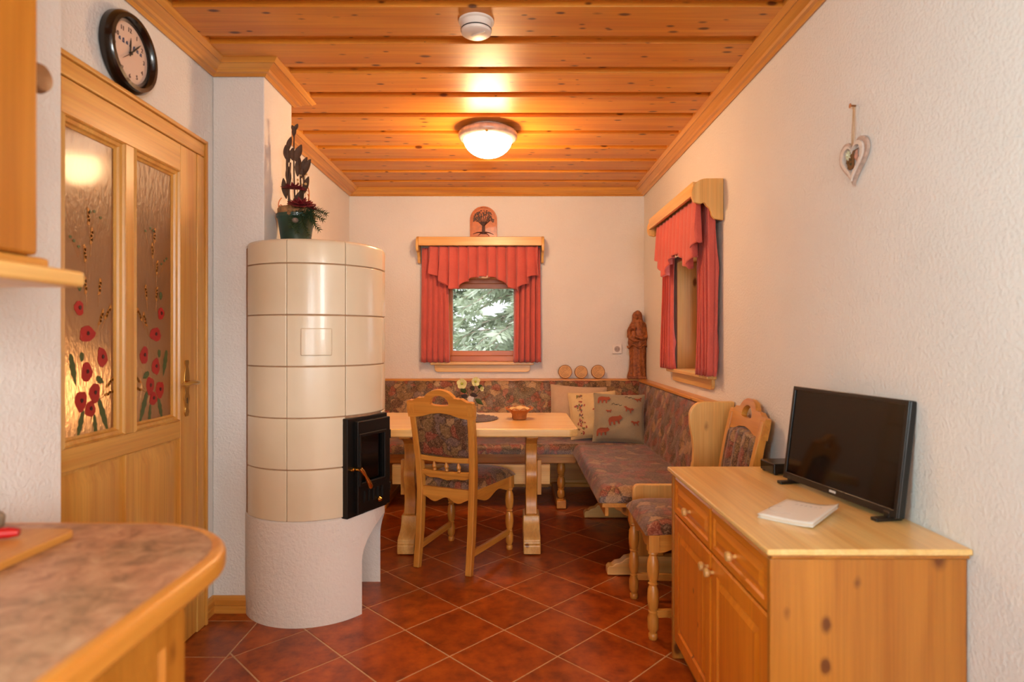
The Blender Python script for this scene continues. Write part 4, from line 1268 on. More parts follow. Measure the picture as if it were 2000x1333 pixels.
t2, s2 = pillow('throw_pillow', 'cream pillow with a printed flower band, between the other two pillows', 0.36, 0.36, 0.11, up_m(0.615, 4.53, 0.665, 0.36, -0.03, 0.05), CREAMC)
t3, s3 = pillow('throw_pillow', 'grey green pillow printed with rust brown animals, nearest the bench corner', 0.375, 0.37, 0.13, up_m(0.790, 4.43, 0.655, 0.40, -0.12, -0.03), SAGE)
def decal(mb, surf, cu, cv, poly, size, rot=0.0, off=0.0035):
    P = []
    for x, y in poly:
        a = x*math.cos(rot)-y*math.sin(rot); b = x*math.sin(rot)+y*math.cos(rot)
        u, v = cu+a*size, cv+b*size
        p = surf(min(0.99,max(0.01,u)), min(0.99,max(0.01,v))); P.append((p.x, p.y, p.z+off))
    n = len(P)
    tr = tessellate_polygon([[Vector((q[0],q[1],0)) for q in P]])
    mb.add(P, [tuple(q) for q in tr])
bear = [(-1,0.1),(-0.95,-0.7),(-0.7,-0.7),(-0.65,-0.2),(-0.35,-0.15),(-0.3,-0.65),(-0.05,-0.65),(0.0,-0.15),(0.3,-0.1),(0.4,-0.6),(0.62,-0.6),(0.62,-0.05),(0.95,0.05),(1.15,0.3),(0.95,0.55),(0.8,0.75),(0.65,0.6),(0.3,0.6),(-0.4,0.65),(-0.85,0.45)]
fox = [(-1.1,0.4),(-0.6,0.1),(-0.5,-0.5),(-0.35,-0.5),(-0.3,-0.05),(0.2,-0.1),(0.4,-0.6),(0.55,-0.55),(0.5,0.0),(0.9,0.2),(1.0,0.5),(0.75,0.45),(0.6,0.6),(0.4,0.35),(-0.3,0.4),(-0.7,0.65)]
rust = MB()
for cu, cv, sh, sz, r in ((0.19,0.83,bear,0.12,-0.1),(0.42,0.40,bear,0.13,0.15),(0.18,0.17,bear,0.12,0.0),(0.68,0.62,fox,0.10,-0.2),(0.82,0.36,fox,0.09,0.2),(0.88,0.86,fox,0.08,0.3),(0.30,0.58,fox,0.06,0.1)):
    decal(rust, s3, cu, cv, sh, sz, r, 0.0075)
rust.build('animal_print', plain('rust_print', rgb(150,74,50), 0.9), t3)['kind'] = 'stuff'
tw = MB()
for cu, cv in ((0.36,0.74),(0.70,0.90),(0.45,0.72),(0.62,0.92)):
    pts = [s3(cu+0.03*i, cv+0.02*math.sin(2*i))+Vector((0,0,0.004)) for i in range(4)]; tw.tube(pts, 0.0014, 4)
    for p in pts: tw.ball(tuple(p), 0.003, 6, 4)
tw.build('twig_print', plain('twig_print', rgb(70,70,64), 0.9), t3)['kind'] = 'stuff'
rnd = random.Random(9)
cols = [plain('print_red', rgb(168,80,66), 0.9), plain('print_blue', rgb(104,92,104), 0.9), plain('print_green', rgb(122,112,60), 0.9)]
mbs = [MB(), MB(), MB()]
leafp = [(-1,0),(-0.4,0.5),(0.5,0.45),(1,0),(0.5,-0.45),(-0.4,-0.5)]
for i in range(150):
    v = rnd.uniform(0.05, 0.95); u = rnd.choice((0.22, 0.60, 0.80))+rnd.gauss(0, 0.045)
    decal(mbs[rnd.choice((0,0,1,2,2))], s2, u, v, leafp, rnd.uniform(0.016, 0.036), rnd.uniform(0, 6), 0.0045)
for q, nm in enumerate(('flower_print', 'blossom_print', 'leaf_print')):
    mbs[q].build(nm, cols[q], t2)['kind'] = 'stuff'

# ---- on the table ---------------------------------------------------------------------------------------
TZ = 0.7505
pm = thing('placemat', 'round grey crocheted placemat under the flower vase', 'placemat', (-0.262, 3.69, TZ))
def mat_f(u, v):
    a = 2*PI*u; sc_ = 0.172*(1+0.03*math.sin(24*a)*v**6); r = 0.002+v*sc_
    return (r*math.cos(a), r*math.sin(a), 0.003+0.0018*math.sin(v*70)+0.0012*math.sin(24*a)*v)
MB().grid(mat_f, 144, 36).build('woven_disc', MATW, pm, solid=0.003)
va = thing('vase', 'white ceramic vase on the crocheted placemat', 'vase', (-0.258, 3.72, TZ+0.0065))
MB().lathe([(0.034,0.0),(0.040,0.004),(0.041,0.03),(0.030,0.055),(0.020,0.08),(0.019,0.105),(0.026,0.128),(0.023,0.128),(0.016,0.105),(0.017,0.08),(0.026,0.055),(0.0001,0.03)], 28).build('body', plain('white_ceramic', rgb(240,232,226), 0.2, coat=0.3), va)
fl = thing('flower_stems', 'pale yellow green hellebore flowers with dark leaves standing in the white vase', 'flowers', (-0.258, 3.72, TZ+0.09))
GRN = plain('leaf_green', rgb(62,84,40), 0.5, nscale=40, namp=0.3); PETAL = plain('petal_pale', rgb(232,222,150), 0.6, nscale=60, namp=0.12); PCORE = plain('petal_core', rgb(178,180,60), 0.6); DLEAF = plain('leaf_dark', rgb(64,52,52), 0.6)
stem = MB()
hs = [(-0.050,-0.01,0.125,0.031,-0.2),(0.030,-0.012,0.138,0.028,0.5),(0.068,0.0,0.092,0.016,0.9)]
for (x, yy, z, r, tl) in hs: stem.tube([(0,0,-0.05),(x*0.3,yy*0.5,z*0.5),(x,yy,z)], [0.003,0.0025,0.002], 6)
stem.build('stems', GRN, fl)
for (x, yy, z, r, tl) in hs:
    pt = MB(); H = trm(x, yy-0.004, z) @ rotm('Z', tl) @ rotm('X', PI/2)
    for k in range(5):
        a = 2*PI*k/5+0.3
        def pf(u, v, a=a, r=r):
            rad = r*(0.12+0.95*v); wv = (u-0.5)*1.15*r*math.sin(PI*min(0.93, 0.14+0.8*v))*1.2
            return (rad*math.cos(a)-wv*math.sin(a), rad*math.sin(a)+wv*math.cos(a), 0.10*r+0.35*r*v*v)
        pt.grid(pf, 4, 5, H)
    p = pt.build('blossom', PETAL, fl, solid=0.0012, angle=80)
    MB().ball((0,0,0.006), r*0.28, 8, 6, H).build('blossom_centre', PCORE, p)
for k, (x, yy, z, a, m, ln) in enumerate(((0.0,-0.02,0.075,0.2,DLEAF,0.05),(0.03,-0.02,0.050,-0.4,GRN,0.055),(-0.015,-0.02,0.06,2.6,DLEAF,0.05),(0.05,0.0,0.115,1.0,GRN,0.04),(0.02,0.01,0.10,2.0,DLEAF,0.045),(-0.03,0.0,0.085,2.2,GRN,0.05))):
    def lf(u, v):
        w_ = 0.015*math.sin(PI*min(0.97,0.06+0.94*v)); q = (u-0.5)*2*w_
        d = ln*v
        return (x+d*math.cos(a)-q*math.sin(a), yy-0.015*v, z-0.02+d*math.sin(a)+q*math.cos(a)-0.012*v*v)
    MB().grid(lf, 4, 8).build('leaf', m, fl, solid=0.001, angle=80)
bo_ = thing('bread_basket', 'small flared orange brown basket on the table', 'basket', (0.045, 3.68, TZ))
TER = plain('basket_orange', rgb(196,112,50), 0.55, nscale=70, namp=0.25)
prof = [(0.040,0.0),(0.044,0.004),(0.046,0.030),(0.060,0.048),(0.082,0.060),(0.080,0.062),(0.056,0.050),(0.041,0.030),(0.0001,0.012)]
MB().lathe(prof, 36).build('bowl', TER, bo_)
rim = MB()
for k in range(10):
    a = 2*PI*k/10
    pts = [(0.081*math.cos(a+q*0.05)*(1+0.06*math.sin(PI*(q+6)/12)), 0.081*math.sin(a+q*0.05)*(1+0.06*math.sin(PI*(q+6)/12)), 0.060+0.012*math.sin(PI*(q+6)/12)) for q in range(-6, 7)]
    rim.tube(pts, 0.0026, 6)
rim.build('rim_loops', TER, bo_)['kind'] = 'stuff'
ROLL = plain('roll_cream', rgb(236,196,130), 0.6, nscale=50, namp=0.15)
for i, (x, yy, z, r, lb) in enumerate(((-0.042,-0.008,0.057,0.021,'cream roll at the left of the basket'),(0.004,-0.012,0.062,0.025,'largest cream roll, in the middle of the basket'),(0.042,-0.004,0.057,0.020,'cream roll at the right of the basket'),(-0.012,0.038,0.054,0.022,'cream roll at the back left of the basket'),(0.028,0.038,0.054,0.022,'cream roll at the back right of the basket'))):
    mb = MB(); mb.ball((0,0,0), r, 16, 10, None, (1.1,0.95,0.85))
    for k in range(2): mb.tube([(r*1.0*math.sin(t), -r*0.2+0.3*r*k-0.2*r*math.cos(t), r*0.80*math.cos(t)) for t in [q*0.2-0.7 for q in range(8)]], 0.0022, 5)
    o = mb.build('bread_roll', ROLL); o.location = (0.045+x, 3.68+yy, TZ+z)
    tag(o, lb, 'bread roll', 'rolls in the basket')

# ---- television, box, booklet ---------------------------------------------------------------------------
tl = Vector((0.965, 2.123, 0)); tr_ = Vector((1.050, 1.629, 0))
uu = (tr_-tl).normalized(); mid = (tl+tr_)/2
tv = thing('television', 'small black flat screen television tilted back on the pine chest', 'television', (mid.x, mid.y, CT+0.0005), 0)
tv.rotation_euler = (0, 0, math.atan2(uu.y, uu.x))      # local x along the screen, local -y towards the viewer side
TM = trm(0, 0, 0.013) @ rotm('X', -0.13) @ XZ
W2 = 0.2505
# the front of the set faces the room (world -X), which is local -Y
MB().prism([(-W2,0),(W2,0),(W2,0.325),(-W2,0.325)], -0.022, 0.0, TM).build('housing', BLACKP, tv, bevel=0.004)
MB().prism([(-W2,0),(W2,0),(W2,0.325),(-W2,0.325)], 0.0, 0.006, TM, [[(-W2+0.013,0.022),(W2-0.013,0.022),(W2-0.013,0.312),(-W2+0.013,0.312)]]).build('bezel', BLACKP, tv, bevel=0.002)
MB().prism([(-W2+0.012,0.021),(W2-0.012,0.021),(W2-0.012,0.313),(-W2+0.012,0.313)], 0.0002, 0.002, TM).build('screen', DARKGLASS, tv)
MB().prism([(-0.014,0.008),(0.014,0.008),(0.014,0.015),(-0.014,0.015)], 0.006, 0.0068, TM).build('logo', plain('silver_print', rgb(214,204,198), 0.35), tv)
MB().prism([(-0.12,0.03),(0.12,0.03),(0.12,0.2),(-0.12,0.2)], -0.04, -0.022, TM).build('back_cover', BLACKP, tv, bevel=0.006)
for sx in (-0.215, 0.215):
    ft = MB(); ft.box(sx-0.012, sx+0.012, -0.045, 0.036, 0.0, 0.010); ft.box(sx-0.010, sx+0.010, -0.006, 0.016, 0.010, 0.026)
    ft.build('foot', BLACKP, tv, bevel=0.002)
bx = thing('receiver_box', 'small flat black receiver box beside the television', 'box', (1.022, 2.262, CT+0.0005), 0.1)
MB().box(-0.062,0.062,-0.05,0.05,0.004,0.042).build('case', BLACKP, bx, bevel=0.004)
MB().box(-0.0635,-0.062,-0.045,0.045,0.008,0.038).build('front', DARKGLASS, bx)
for a in (-0.05, 0.05):
    for b in (-0.04, 0.04): MB().box(a-0.006,a+0.006,b-0.006,b+0.006,0.0,0.004).build('foot', BLACKP, bx)
bk = thing('booklet', 'white paper booklet with faint grey lettering lying on the pine chest', 'booklet', (0.822, 1.716, CT+0.0005), math.radians(-45))
bk.scale = (1.05, 1.08, 1.0)
PAPER = plain('paper_white', rgb(240,234,226), 0.6)
for i, (mt, nm, zc) in enumerate(((PAPER,'back_cover',0.0),(plain('page_edge', rgb(226,206,184), 0.8),'pages',0.0016),(PAPER,'front_cover',0.009))):
    def bf(u, v, zc=zc):
        return (-0.070+0.14*u, -0.103+0.206*v, zc+0.0012+0.010*max(0,(u-0.55))**2*5*(0.4+v))
    th = {'back_cover':0.0015,'pages':0.007,'front_cover':0.0015}[nm]
    if nm == 'pages':
        def bf(u, v): return (-0.068+0.136*u, -0.101+0.202*v, 0.0055+0.010*max(0,(u-0.55))**2*5*(0.4+v))
    MB().grid(bf, 12, 12).build(nm, mt, bk, solid=th)
lt = MB()
def bz(x, y_): u = (x+0.07)/0.14; v = (y_+0.103)/0.206; return 0.0112+0.010*max(0,(u-0.55))**2*5*(0.4+v)
for k in range(7):
    x = 0.008; y0 = 0.02+0.0
strokes = []
for k in range(6):       # a short line of faint capitals, not legible in the photograph
    cx_ = -0.030+0.0125*k; yb_ = 0.052
    strokes += [[(cx_,yb_),(cx_+0.002,yb_+0.013)],[(cx_+0.002,yb_+0.013),(cx_+0.006,yb_+(0.010 if k%2 else 0.013))],[(cx_+0.001,yb_+0.006),(cx_+0.006,yb_+0.006)]]
strokes.append([(-0.035+0.035*math.cos(a), -0.02+0.035*math.sin(a)) for a in [2.0+q*0.25 for q in range(16)]])
for st_ in strokes: lt.tube([(a, b, bz(a,b)) for a, b in st_], 0.0007, 4)
lt.build('faint_lettering', plain('grey_ink', rgb(186,178,172), 0.8), bk)['kind'] = 'stuff'

# ---- heart on the right wall ------------------------------------------------------------------------------
ht = thing('heart_ornament', 'whitewashed wooden heart ornament with flowers hanging on the right wall', 'wall ornament', (XR-0.002, 1.928, 1.825), -PI/2)
def heart(s, n=40):
    pts = []
    for i in range(n):
        t = 2*PI*i/n
        x = 16*math.sin(t)**3; y_ = 13*math.cos(t)-5*math.cos(2*t)-2*math.cos(3*t)-math.cos(4*t)
        pts.append((x*s/16*0.98, y_*s/16*1.02))
    return pts
WW = plain('whitewashed_wood', rgb(206,176,160), 0.7, nscale=60, namp=0.3); WW2 = plain('pale_washed_wood', rgb(232,214,202), 0.7, nscale=60, namp=0.15)
MB().prism(heart(0.081), 0.0, 0.010, XZ, [heart(0.060)]).build('outer_heart', WW, ht, bevel=0.002)
MB().prism(heart(0.066), 0.004, 0.016, XZ, [heart(0.052)]).build('inner_heart', WW2, ht, bevel=0.002)
MB().prism(heart(0.058), 0.0, 0.003, XZ).build('backing', plain('ornament_back', rgb(226,210,200), 0.8), ht)
rnd = random.Random(2)
tg = MB()
for i in range(7): tg.tube([(-0.022+0.004*i,-0.008,-0.03),(-0.03+0.006*i,-0.011,0.0+0.004*i),(-0.034+0.011*i,-0.009,0.026)], [0.003,0.002,0.0012], 5)
tg.build('twigs', plain('twig_brown', rgb(122,78,36), 0.8), ht)['kind'] = 'stuff'
ms = MB()
for i in range(26): ms.ball((rnd.uniform(-0.036,-0.004), -0.007, rnd.uniform(-0.03,0.03)), rnd.uniform(0.003,0.007), 6, 4)
ms.build('moss', plain('moss_dark', rgb(54,56,30), 0.9), ht)['kind'] = 'stuff'
ed = MB()
for k in range(8):
    a = 2*PI*k/8
    ed.prism([(0,0)]+[(0.004*math.cos(a-0.5)*2, 0.004*math.sin(a-0.5)*2),(0.017*math.cos(a),0.017*math.sin(a)),(0.008*math.cos(a+0.5),0.008*math.sin(a+0.5))], 0.012, 0.015, XZ @ trm(-0.020,0.018,0))
ed.ball((-0.020,-0.015,0.018), 0.005, 8, 6)
ed.build('edelweiss', plain('edelweiss', rgb(226,224,190), 0.8), ht)
pk = MB()
for (x, z, r) in ((0.014,0.006,0.010),(0.024,-0.008,0.008),(0.016,0.020,0.007)): pk.ball((x,-0.006,z), r, 10, 6, None, (1,0.5,1.2))
pk.build('pink_blossoms', plain('blossom_pink', rgb(206,150,130), 0.8), ht)['kind'] = 'stuff'
MB().tube([(-0.004,-0.010,0.046),(-0.006,-0.008,0.09),(-0.002,-0.006,0.168),(0.002,-0.006,0.168),(0.004,-0.008,0.09),(0.003,-0.010,0.046)], 0.0018, 6).build('cord', plain('jute', rgb(196,156,116), 0.9), ht)
MB().tube([(0,0,0.172),(0,-0.014,0.172),(0,-0.018,0.172)], [0.003,0.003,0.008], 10).build('nail', plain('nail_bronze', rgb(136,88,48), 0.4, 0.6), ht)

# ---- wall clock -------------------------------------------------------------------------------------------
ck = thing('wall_clock', 'round black framed wall clock above the glazed door', 'clock', (XL+0.001, 2.105, 2.250), PI/2)
# local frame: x -> world +Y, -y -> world +X
cr = 0.138
MB().lathe([(cr-0.008,0.0),(cr,0.006),(cr,0.030),(cr-0.010,0.044),(cr-0.024,0.045),(cr-0.034,0.034),(cr-0.036,0.022),(cr-0.036,0.004)], 56, XZ, False).build('frame', plain('clock_black', rgb(16,12,10), 0.22, 0.0, 0.4), ck)
MB().lathe([(cr-0.034,0.004),(cr-0.034,0.020),(0.0001,0.020)], 48, XZ).build('dial', plain('dial_cream', rgb(226,196,176), 0.6), ck)
num = MB()
for k in range(1, 13):
    a = PI/2-2*PI*k/12
    text_mesh(str(k), 0.022, XZ @ trm(0.080*math.cos(a), 0.080*math.sin(a), 0.0212), num)
num.build('numerals', plain('ink_brown', rgb(84,44,30), 0.7), ck)['kind'] = 'stuff'
lg = MB(); rnd = random.Random(5)
for k in range(7):         # small blue maker's word across the dial, too blurred to read
    x = -0.060+0.019*k; h_ = 0.006 if k not in (1,4) else 0.009
    lg.prism([(x,0.030-h_),(x+0.012,0.030-h_),(x+0.010,0.030+h_),(x+0.003,0.030+h_*0.7)], 0.0203, 0.0212, XZ @ rotm('Z', -0.06*k*0.3), [[(x+0.004,0.030-h_*0.4),(x+0.009,0.030-h_*0.4),(x+0.007,0.030+h_*0.3)]])
lg.build('blue_lettering', plain('ink_blue', rgb(58,66,104), 0.6), ck)['kind'] = 'stuff'
def hand(nm, ang, ln, wd, back, z, m):
    a = PI/2-ang
    M = XZ @ rotm('Z', a) @ trm(0,0,z)
    MB().prism([(-back,-wd),(ln*0.7,-wd*1.3),(ln,0),(ln*0.7,wd*1.3),(-back,wd)], 0.0, 0.0012, M).build(nm, m, ck)
HB = plain('hand_black', rgb(24,18,16), 0.4)
hand('hour_hand', math.radians(4), 0.056, 0.0028, 0.010, 0.0225, HB)
hand('minute_hand', math.radians(46), 0.080, 0.0022, 0.012, 0.0245, HB)
hand('second_hand', math.radians(232), 0.062, 0.0008, 0.012, 0.0265, plain('hand_red', rgb(84,24,18), 0.5))
MB().lathe([(0.006,0.022),(0.006,0.029),(0.0001,0.030)], 14, XZ).build('hub', HB, ck)

# ---- cutting board and knife on the worktop -----------------------------------------------------------------
cb = thing('cutting_board', 'wooden cutting board on the worktop in the left foreground', 'cutting board', (-0.935, 0.90, 0.9008))
bd = [(-0.16,-0.26),(0.172,-0.26)]+arc(0.152,0.135,0.02,0,90,4)+arc(-0.14,0.135,0.02,90,180,4)
MB().prism(bd, 0.0, 0.014).build('board', wood('cutting','y',False), cb, bevel=0.003)
kn = thing('kitchen_knife', 'small knife with a red handle on the cutting board', 'knife', (-0.865, 0.985, 0.9150), math.radians(200))
KR = plain('red_plastic', rgb(176,20,20), 0.35)
MB().tube([(-0.045,0,0.010),(-0.03,0,0.011),(0.0,0,0.010),(0.05,0.004,0.010)], [0.006,0.0095,0.008,0.007], 10).build('handle', KR, kn)
MB().prism([(0.045,-0.007),(0.14,-0.004),(0.155,0.004),(0.12,0.009),(0.045,0.010)], 0.009, 0.0105).build('blade', plain('steel', rgb(200,200,200), 0.25, 1.0), kn)
jar = thing('storage_jar', 'small grey brown jar at the far left end of the worktop', 'jar', (-0.967, 1.100, 0.9008))
jar.scale = (0.8, 0.8, 0.42)
MB().lathe([(0.028,0),(0.034,0.006),(0.036,0.04),(0.030,0.058),(0.024,0.062),(0.0001,0.062)], 24).build('body', plain('stoneware', rgb(150,132,112), 0.5, nscale=40, namp=0.2), jar)
MB().lathe([(0.025,0.062),(0.025,0.068),(0.008,0.072),(0.0001,0.074)], 24).build('lid', plain('stoneware', rgb(150,132,112), 0.5), jar)

# ---- dried arrangement in the green pot on the stove ----------------------------------------------------------
PX, PY, PZ = -1.030, 2.855, 1.6725
pot = thing('plant_pot', 'dark green glazed pot standing on the tiled stove', 'plant pot', (PX, PY, PZ))
GP = plain('green_glaze', rgb(34,72,60), 0.35, 0.0, 0.3, nscale=14, namp=0.45)
MB().lathe([(0.062,0.0),(0.064,0.01),(0.082,0.140),(0.087,0.145),(0.088,0.160),(0.082,0.162),(0.078,0.145),(0.060,0.02),(0.0001,0.02)], 36).build('body', GP, pot)
da = thing('dried_arrangement', 'dried pods, twigs and fir sprigs arranged in the green pot', 'dried flowers', (PX, PY, PZ+0.14))
rnd = random.Random(12)
MOSS = plain('dry_moss', rgb(176,128,82), 0.9, nscale=60, namp=0.4); STEMD = plain('dry_stem', rgb(84,54,34), 0.8, nscale=40, namp=0.3)
POD = plain('dry_pod', rgb(96,66,46), 0.7, nscale=50, namp=0.35); FIR = plain('fir_green', rgb(48,70,38), 0.7); PETR = plain('dark_red_petal', rgb(124,20,34), 0.6, nscale=40, namp=0.3); CORD = plain('copper_cord', rgb(206,110,44), 0.35, 0.5); STRAW = plain('straw', rgb(214,176,112), 0.8)
mo = MB()
for i in range(60):
    a = rnd.uniform(0, 2*PI); r = 0.078*math.sqrt(rnd.random())
    mo.ball((r*math.cos(a), r*math.sin(a), 0.016+0.055*(1-r/0.082)+rnd.uniform(-0.006,0.01)), rnd.uniform(0.014,0.024), 8, 5)
mo.build('moss', MOSS, da)['kind'] = 'stuff'
def stemtube(p0, p1, bow, r0, r1, m, nm):
    p0, p1 = Vector(p0), Vector(p1); md = (p0+p1)/2+Vector(bow)
    pts = [p0*(1-t)**2+md*2*t*(1-t)+p1*t*t for t in [i/8 for i in range(9)]]
    return MB().tube(pts, [r0+(r1-r0)*i/8 for i in range(9)], 6).build(nm, m, da)
def pod(p, d, ln, w_, nm='pod', m=POD):
    """folded leaf-like pod: pointed boat shape along d"""
    d = Vector(d).normalized(); a = d.cross(Vector((0,1,0.2))).normalized(); b = d.cross(a)
    M = frame_m(p, a, b, d)
    def f(u, v):
        wv = 0.88*w_*math.sin(PI*min(0.985, 0.03+0.95*v))**0.9; an = (u-0.5)*2.6
        return (wv*math.sin(an), wv*0.6*(1-math.cos(an)), ln*v)
    return MB().grid(f, 8, 10, M).build(nm, m, da, solid=0.002, angle=80)
# tall stems with pods (x left-right in the photo, z up)
stemtube((-0.02,0,0.02),(-0.035,-0.01,0.34),(-0.02,0,0),0.006,0.006,POD,'stem'); pod((-0.037,-0.01,0.32),(0.25,0,1),0.075,0.014)
stemtube((0.0,0,0.02),(-0.008,0,0.415),(-0.01,0,0.0),0.004,0.003,STEMD,'stem')
pod((-0.010,0,0.395),(0.1,0,1),0.05,0.012); pod((-0.004,0,0.42),(-0.5,0,1),0.035,0.010); pod((-0.004,0,0.425),(0.4,0,1),0.035,0.010)
stemtube((0.02,0,0.02),(0.015,-0.005,0.30),(0.012,0,0),0.004,0.003,STEMD,'stem')
stemtube((0.03,-0.01,0.02),(0.040,-0.01,0.24),(0.010,0,0),0.004,0.003,STEMD,'stem')
stemtube((-0.03,-0.01,0.02),(-0.022,-0.01,0.27),(-0.006,0,0),0.005,0.004,POD,'stem')
for p, d, l, w_ in (((-0.045,0,0.10),(-0.15,0,1),0.10,0.016),((0.035,0,0.12),(0.3,0,1),0.09,0.016),((-0.028,-0.01,0.27),(-0.2,0,1),0.085,0.020),((0.002,-0.01,0.275),(0.35,0,1),0.085,0.020),((-0.012,-0.01,0.28),(0.0,0,1),0.06,0.016),((0.010,-0.005,0.205),(0.1,0,1),0.095,0.018),
                    ((0.022,-0.005,0.195),(0.55,0,1),0.105,0.020),((0.025,0,0.235),(0.45,0,1),0.07,0.014),((-0.030,0,0.16),(-0.08,0,1),0.10,0.016),((-0.02,0,0.05),(0.5,0,1),0.10,0.014),((0.01,0,0.06),(0.2,0,1),0.09,0.016)):
    pod(p, d, l, w_)
for i in range(9):
    x = -0.02+0.009*i
    stemtube((x*0.6,0.01,0.02),(x+rnd.uniform(-0.01,0.012),0.012,0.20+rnd.uniform(-0.03,0.05)),(0,0,0),0.0014,0.0012,STRAW,'straw')
for i in range(18):
    o = MB().ball((rnd.uniform(0.0,0.052), rnd.uniform(-0.01,0.02), rnd.uniform(0.15,0.23)), rnd.uniform(0.004,0.007), 7, 5)
    if i == 0: sw = MB()
    sw.add(o.v, o.f)
sw.build('seed_heads', STRAW, da)['kind'] = 'stuff'
def red_flower(c, r, tilt, az):
    H = trm(*c) @ rotm('Z', az) @ rotm('X', tilt); pt = MB()
    for ring, (n, rr, lift) in enumerate(((9, 1.0, 0.12), (7, 0.72, 0.3), (5, 0.45, 0.5))):
        for k in range(n):
            a = 2*PI*k/n+ring*0.4
            def pf(u, v):
                rad = r*rr*(0.1+0.9*v); wv = (u-0.5)*0.62*r*rr*math.sin(PI*min(0.96,0.1+0.88*v))
                return (rad*math.cos(a)-wv*math.sin(a), rad*math.sin(a)+wv*math.cos(a), r*lift*v)
            pt.grid(pf, 3, 5, H)
    return pt.build('red_flower', PETR, da, solid=0.0015, angle=80)
red_flower((0.045,-0.055,0.058), 0.066, 0.45, 0.3)
red_flower((0.080,-0.030,0.045), 0.050, 0.3, 1.3)
red_flower((-0.005,-0.015,0.142), 0.060, 0.10, 0.2)
red_flower((0.035,-0.02,0.135), 0.030, 0.2, 1.0)
def sprig(p0, p1, nm='fir_sprig'):
    p0, p1 = Vector(p0), Vector(p1); mb = MB()
    mid_ = (p0+p1)/2+Vector((0,0,0.02)); pts = [p0*(1-t)**2+mid_*2*t*(1-t)+p1*t*t for t in [i/14 for i in range(15)]]
    mb.tube(pts, [0.0025-0.0015*i/14 for i in range(15)], 5)
    for i in range(1, 15):
        d = (pts[i]-pts[i-1]).normalized(); s1 = d.cross(Vector((0,1,0))).normalized()
        for k in range(5):
            an = k*2*PI/5+i*0.5; s2_ = (s1*math.cos(an)+d.cross(s1)*math.sin(an))
            e_ = pts[i]+(d*0.7+s2_)*0.020*(1.3-0.5*i/14)
            mb.tube([pts[i], e_], [0.0024, 0.0008], 3)
    return mb.build(nm, FIR, da)
for p0, p1 in (((0.03,-0.05,0.035),(0.145,-0.055,-0.010)),((0.03,-0.05,0.03),(0.125,-0.05,-0.055)),((0.02,-0.06,0.03),(0.085,-0.085,-0.085)),((0.01,-0.06,0.03),(0.040,-0.095,-0.075)),
               ((0.04,-0.04,0.04),(0.155,-0.04,0.02)),((0.03,-0.06,0.03),(0.065,-0.09,-0.04)),((0.02,-0.06,0.02),(0.015,-0.095,-0.05)),((0.05,-0.05,0.03),(0.11,-0.07,-0.02))):
    sprig(p0, p1)
for (a, b, c_) in (((-0.07,-0.02,0.02),(-0.075,-0.03,0.09),(-0.045,-0.03,0.05)),((-0.06,-0.03,0.03),(-0.085,-0.03,0.07),(-0.06,-0.02,0.10)),((0.05,-0.01,0.05),(0.075,0,0.12),(0.055,0,0.16)),((0.05,-0.02,0.04),(0.08,-0.02,0.09),(0.06,-0.01,0.12))):
    MB().tube([Vector(a)*(1-t)**2+Vector(b)*2*t*(1-t)+Vector(c_)*t*t for t in [i/8 for i in range(9)]], 0.0022, 6).build('copper_wire', CORD, da)
cone = MB().ball((0.028,-0.088,-0.02), 0.016, 10, 8, None, (1,0.9,0.8))
cone.build('pine_cone', plain('cone_grey', rgb(150,132,118), 0.8, nscale=90, namp=0.5), da)

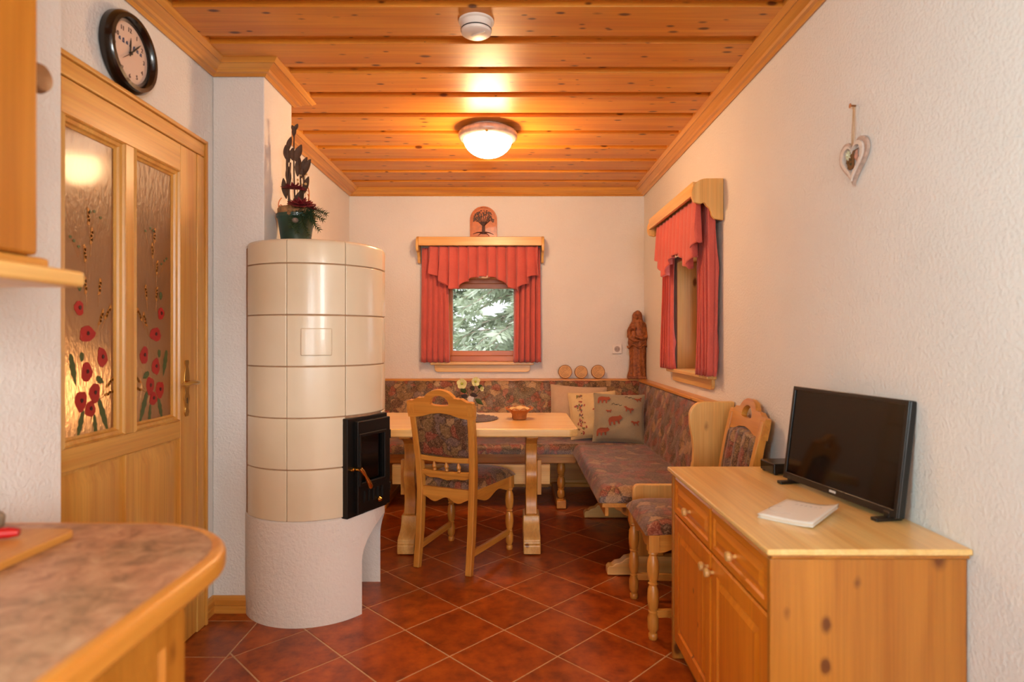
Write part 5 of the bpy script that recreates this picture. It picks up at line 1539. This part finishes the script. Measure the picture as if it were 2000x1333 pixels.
# ---- outdoors: ground and a spruce seen through the back window -------------------------------------------------
gr = struct(MB().box(-12, 12, YB+0.4, 22, -0.5, -0.4).build('ground', plain('meadow', rgb(120,140,90), 0.9, nscale=3, namp=0.3)))
rnd = random.Random(21)
NEED = plain('spruce_needles', rgb(214,222,196), 0.8, nscale=8, namp=0.3); TRUNK = plain('spruce_bark', rgb(206,186,170), 0.9, nscale=20, namp=0.3)
sp = thing('spruce_tree', 'pale green spruce tree outside the back window', 'tree', (0.25, 7.9, -0.4))
MB().tube([(0,0,0),(0.02,0,2.5),(0,0,5.0)], [0.13,0.10,0.03], 10).build('trunk', TRUNK, sp)
nd = MB(); br = MB()
for i in range(240):
    z = rnd.uniform(0.4, 4.6); a = rnd.uniform(0, 2*PI); L = (5.2-z)*0.36*rnd.uniform(0.7,1.1)
    d = Vector((math.cos(a), math.sin(a), 0)); p0 = Vector((0,0,z)); pts = [p0+d*L*t+Vector((0,0,-0.30*L*t*t+0.05*math.sin(6*t+i))) for t in [q/6 for q in range(7)]]
    br.tube(pts, [0.022-0.003*q for q in range(7)], 5)
    sd_ = Vector((-d.y, d.x, 0))
    for k in range(80):
        t = rnd.uniform(0.12, 1.0); q = min(5, int(t*6)); c = pts[q].lerp(pts[q+1], t*6-q)
        dr = (sd_*rnd.choice((-1,1))*rnd.uniform(0.5,1)+d*rnd.uniform(0.2,0.8)+Vector((0,0,rnd.uniform(-0.9,0.15)))).normalized()
        ln = rnd.uniform(0.10, 0.22); e_ = c+dr*ln
        nn = dr.cross(Vector((rnd.uniform(-1,1), rnd.uniform(-1,1), 1))).normalized()*0.026
        nd.add([c, c+dr*ln*0.5+nn, e_, c+dr*ln*0.5-nn], [(0,1,2,3)])
br.build('branches', TRUNK, sp)['kind'] = 'stuff'
nd.build('needles', NEED, sp)['kind'] = 'stuff'
sp2 = copy_tree(sp); sp2.location = (-1.4, 12.2, -0.4); sp2.rotation_euler = (0, 0, 2.1); sp2['label'] = 'second spruce tree outside, farther back behind the first one'
sp['label'] = 'pale green spruce tree nearest the back window, outdoors'
for q in (sp, sp2): q['group'] = 'spruces outside the window'
# unseen fill added in the hallway so the left door pane looks brighter
hl = bpy.data.lights.new('hall_fill', 'POINT'); hl.energy = 9; hl.color = (1.0,0.78,0.55); hl.shadow_soft_size = 0.12
o = bpy.data.objects.new('hall_fill', hl); COL.objects.link(o); o.location = (-2.15, 2.7, 1.0)
